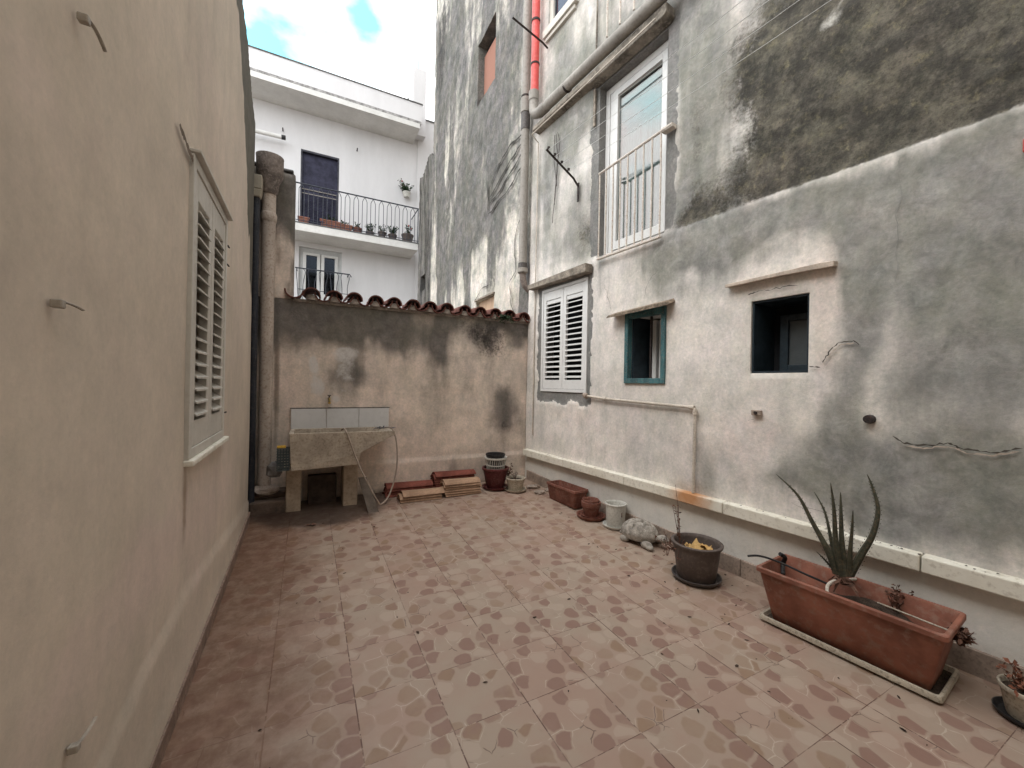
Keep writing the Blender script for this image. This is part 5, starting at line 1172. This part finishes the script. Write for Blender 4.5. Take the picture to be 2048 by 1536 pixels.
for i in range(22):
    x = 2.70-i*.225
    mb = MB(); mb.tube(smoothpath([(-.062,0,5.60-5.6),(-.062,0,.80),(-.050,0,.92),(0,0,1.02)],4), .0085, 5); mb.tube(smoothpath([(.062,0,0),(.062,0,.80),(.050,0,.92),(0,0,1.02)],4), .0085, 5)
    if src is None: src = mb.build('arched_bar', M['railiron'], BR); o = src
    else: o = src.copy(); col.objects.link(o)
    o.location = (x-1, yr-(WY-.9), 0)
LR = empty('small_railing', 'small black iron railing in front of the lower french door', 'railing', loc=(.33, WY-.33, 3.5))
m = MB(); m.tube([(-.36, WY-.33, 4.53), (1.04, WY-.33, 4.53), (1.08, WY-.33, 4.46)], .018, 6); m.tube([(1.0, WY-.33, 4.53), (1.0, WY, 4.53)], .014, 6); m.tube([(-.32, WY-.33, 4.53), (-.32, WY, 4.53)], .014, 6); part(m, 'top_rail', M['railiron'], LR)
for i in range(10):
    x = -.30+i*.142; m = MB(); m.tube(smoothpath([(x, WY-.33, 3.05), (x+(.03 if i % 3 == 0 else 0), WY-.37, 3.5), (x, WY-.33, 4.1), (x+(.05 if i % 2 else -.03), WY-.33, 4.42), (x+(.0), WY-.33, 4.52)], 4), .009, 5); part(m, 'bar', M['railiron'], LR)
m = MB(); m.tube([(-.3, WY-.33, 3.95), (1.0, WY-.33, 3.95)], .009, 5); part(m, 'middle_rail', M['railiron'], LR)
m = MB(); m.box((-.36, WY-.4, 3.0), (1.05, WY-.0, 3.06)); part(m, 'floor_plate', M['railiron'], LR)
# plants on the balcony
bx = lambda px, py=470: onplane(px, py, (0,1,0), WY-.62)[0]
def bpot(px, w, h, mat, label, plant=None, long=0):
    x = bx(px); zb = 5.603
    if long:
        m = MB(); trough(m, long, w, h, .05, .012, .01, h*.7); o = m.build('balcony_planter', mat, None, smooth=True, loc=(x, WY-.62, zb)); tag(o, label, 'planter', 'pots standing along the white balcony')
    else: pot('balcony_pot', label, 'pot', (x, WY-.62, zb), potprof(w*.36, w*.5, h, .012, .04, .01, h*.8), mat, 18, 'pots standing along the white balcony')
    if plant: foliage('balcony_plant', plant[0], 'plant', (x, WY-.62, zb+h*.8), plant[1], plant[2], plant[3], (M['leafgreen'], M['leafgreen']), int(px), 'plants in the balcony pots', leaf=.06, flowers=plant[4])
bpot(607, .26, .20, M['terracotta'], 'leftmost red trough on the white balcony, in front of the door', long=.22)
bpot(632, .20, .17, M['purple'], 'dark trough on the balcony between two red ones', long=.34)
bpot(660, .22, .24, M['terracotta'], 'long red trough on the balcony before the right half of the door', ('thin trailing plant in the long red balcony trough', .22, .25, 8, 0), long=.46)
bpot(688, .22, .21, M['terracotta'], 'short bright red trough on the balcony right of the door', ('wispy plant in the short red balcony trough', .14, .15, 6, 0), long=.36)
bpot(714, .26, .20, M['terradark'], 'brownish pot on the balcony right of the red troughs', ('little plant in the brownish balcony pot', .18, .12, 6, 0))
bpot(740, .22, .16, M['greyplastic'], 'grey pot hidden under a dense leafy plant on the balcony', ('dense leafy plant fourth from the right end of the balcony', .26, .15, 16, 0))
bpot(764, .22, .22, M['greyplastic'], 'grey tapered pot with sparse sprigs on the balcony', ('sparse forked sprigs third from the right end of the balcony', .30, .14, 7, 0))
bpot(785, .24, .20, M['greyplastic'], 'grey pot under a round bush on the balcony', ('round bush second from the right end of the balcony', .28, .16, 22, 0))
bpot(815, .34, .28, M['greyplastic'], 'widest dark pot at the right end of the balcony', ('red-flowered plant at the right end of the balcony', .34, .18, 12, 2))
# hanging plant on the wall
p = onplane(813, 395, (0,1,0), WY-.15)
o = pot('hanging_pot', 'pale pot hanging on the white house wall above the railing', 'pot', tuple(p), potprof(.08,.12,.16,.01,.03,.01,.12), M['whiteplastic'], 18)
foliage('hanging_plant', 'bushy red-flowered plant in the pot hanging on the white wall', 'plant', (p[0]-.03, p[1], p[2]+.12), .30, .26, 26, (M['leafgreen'], M['leafgreen']), 71, leaf=.07, flowers=3)
# white roller awning tube
p0 = onplane(470, 252, (0,1,0), WY-.25); p1 = onplane(563, 274, (0,1,0), WY-.25)
m = MB(); m.tube([tuple(p0), tuple(p1)], .055, 14); o = m.build('roller_tube', M['whitedirty'], None, smooth=True); tag(o, 'white roller tube with a black end cap on the white house wall', 'awning tube')
d = Vector(p1)-Vector(p0); d.normalize(); k = MB(); k.tube([tuple(p1), tuple(Vector(p1)+d*.10)], .06, 14); k.build('end_cap', M['blackplastic'], o)
for px, py in ((566,262),(714,302)):
    p = onplane(px, py, (0,1,0), WY-.01); m = MB(); m.tube([tuple(p), (p[0], p[1]-.12, p[2]+.02)], .016, 6)
    tag(m.build('wall_hook', M['iron']), 'small dark hook on the white wall '+('beside the roller tube' if px < 600 else 'right of the violet door'), 'hook')
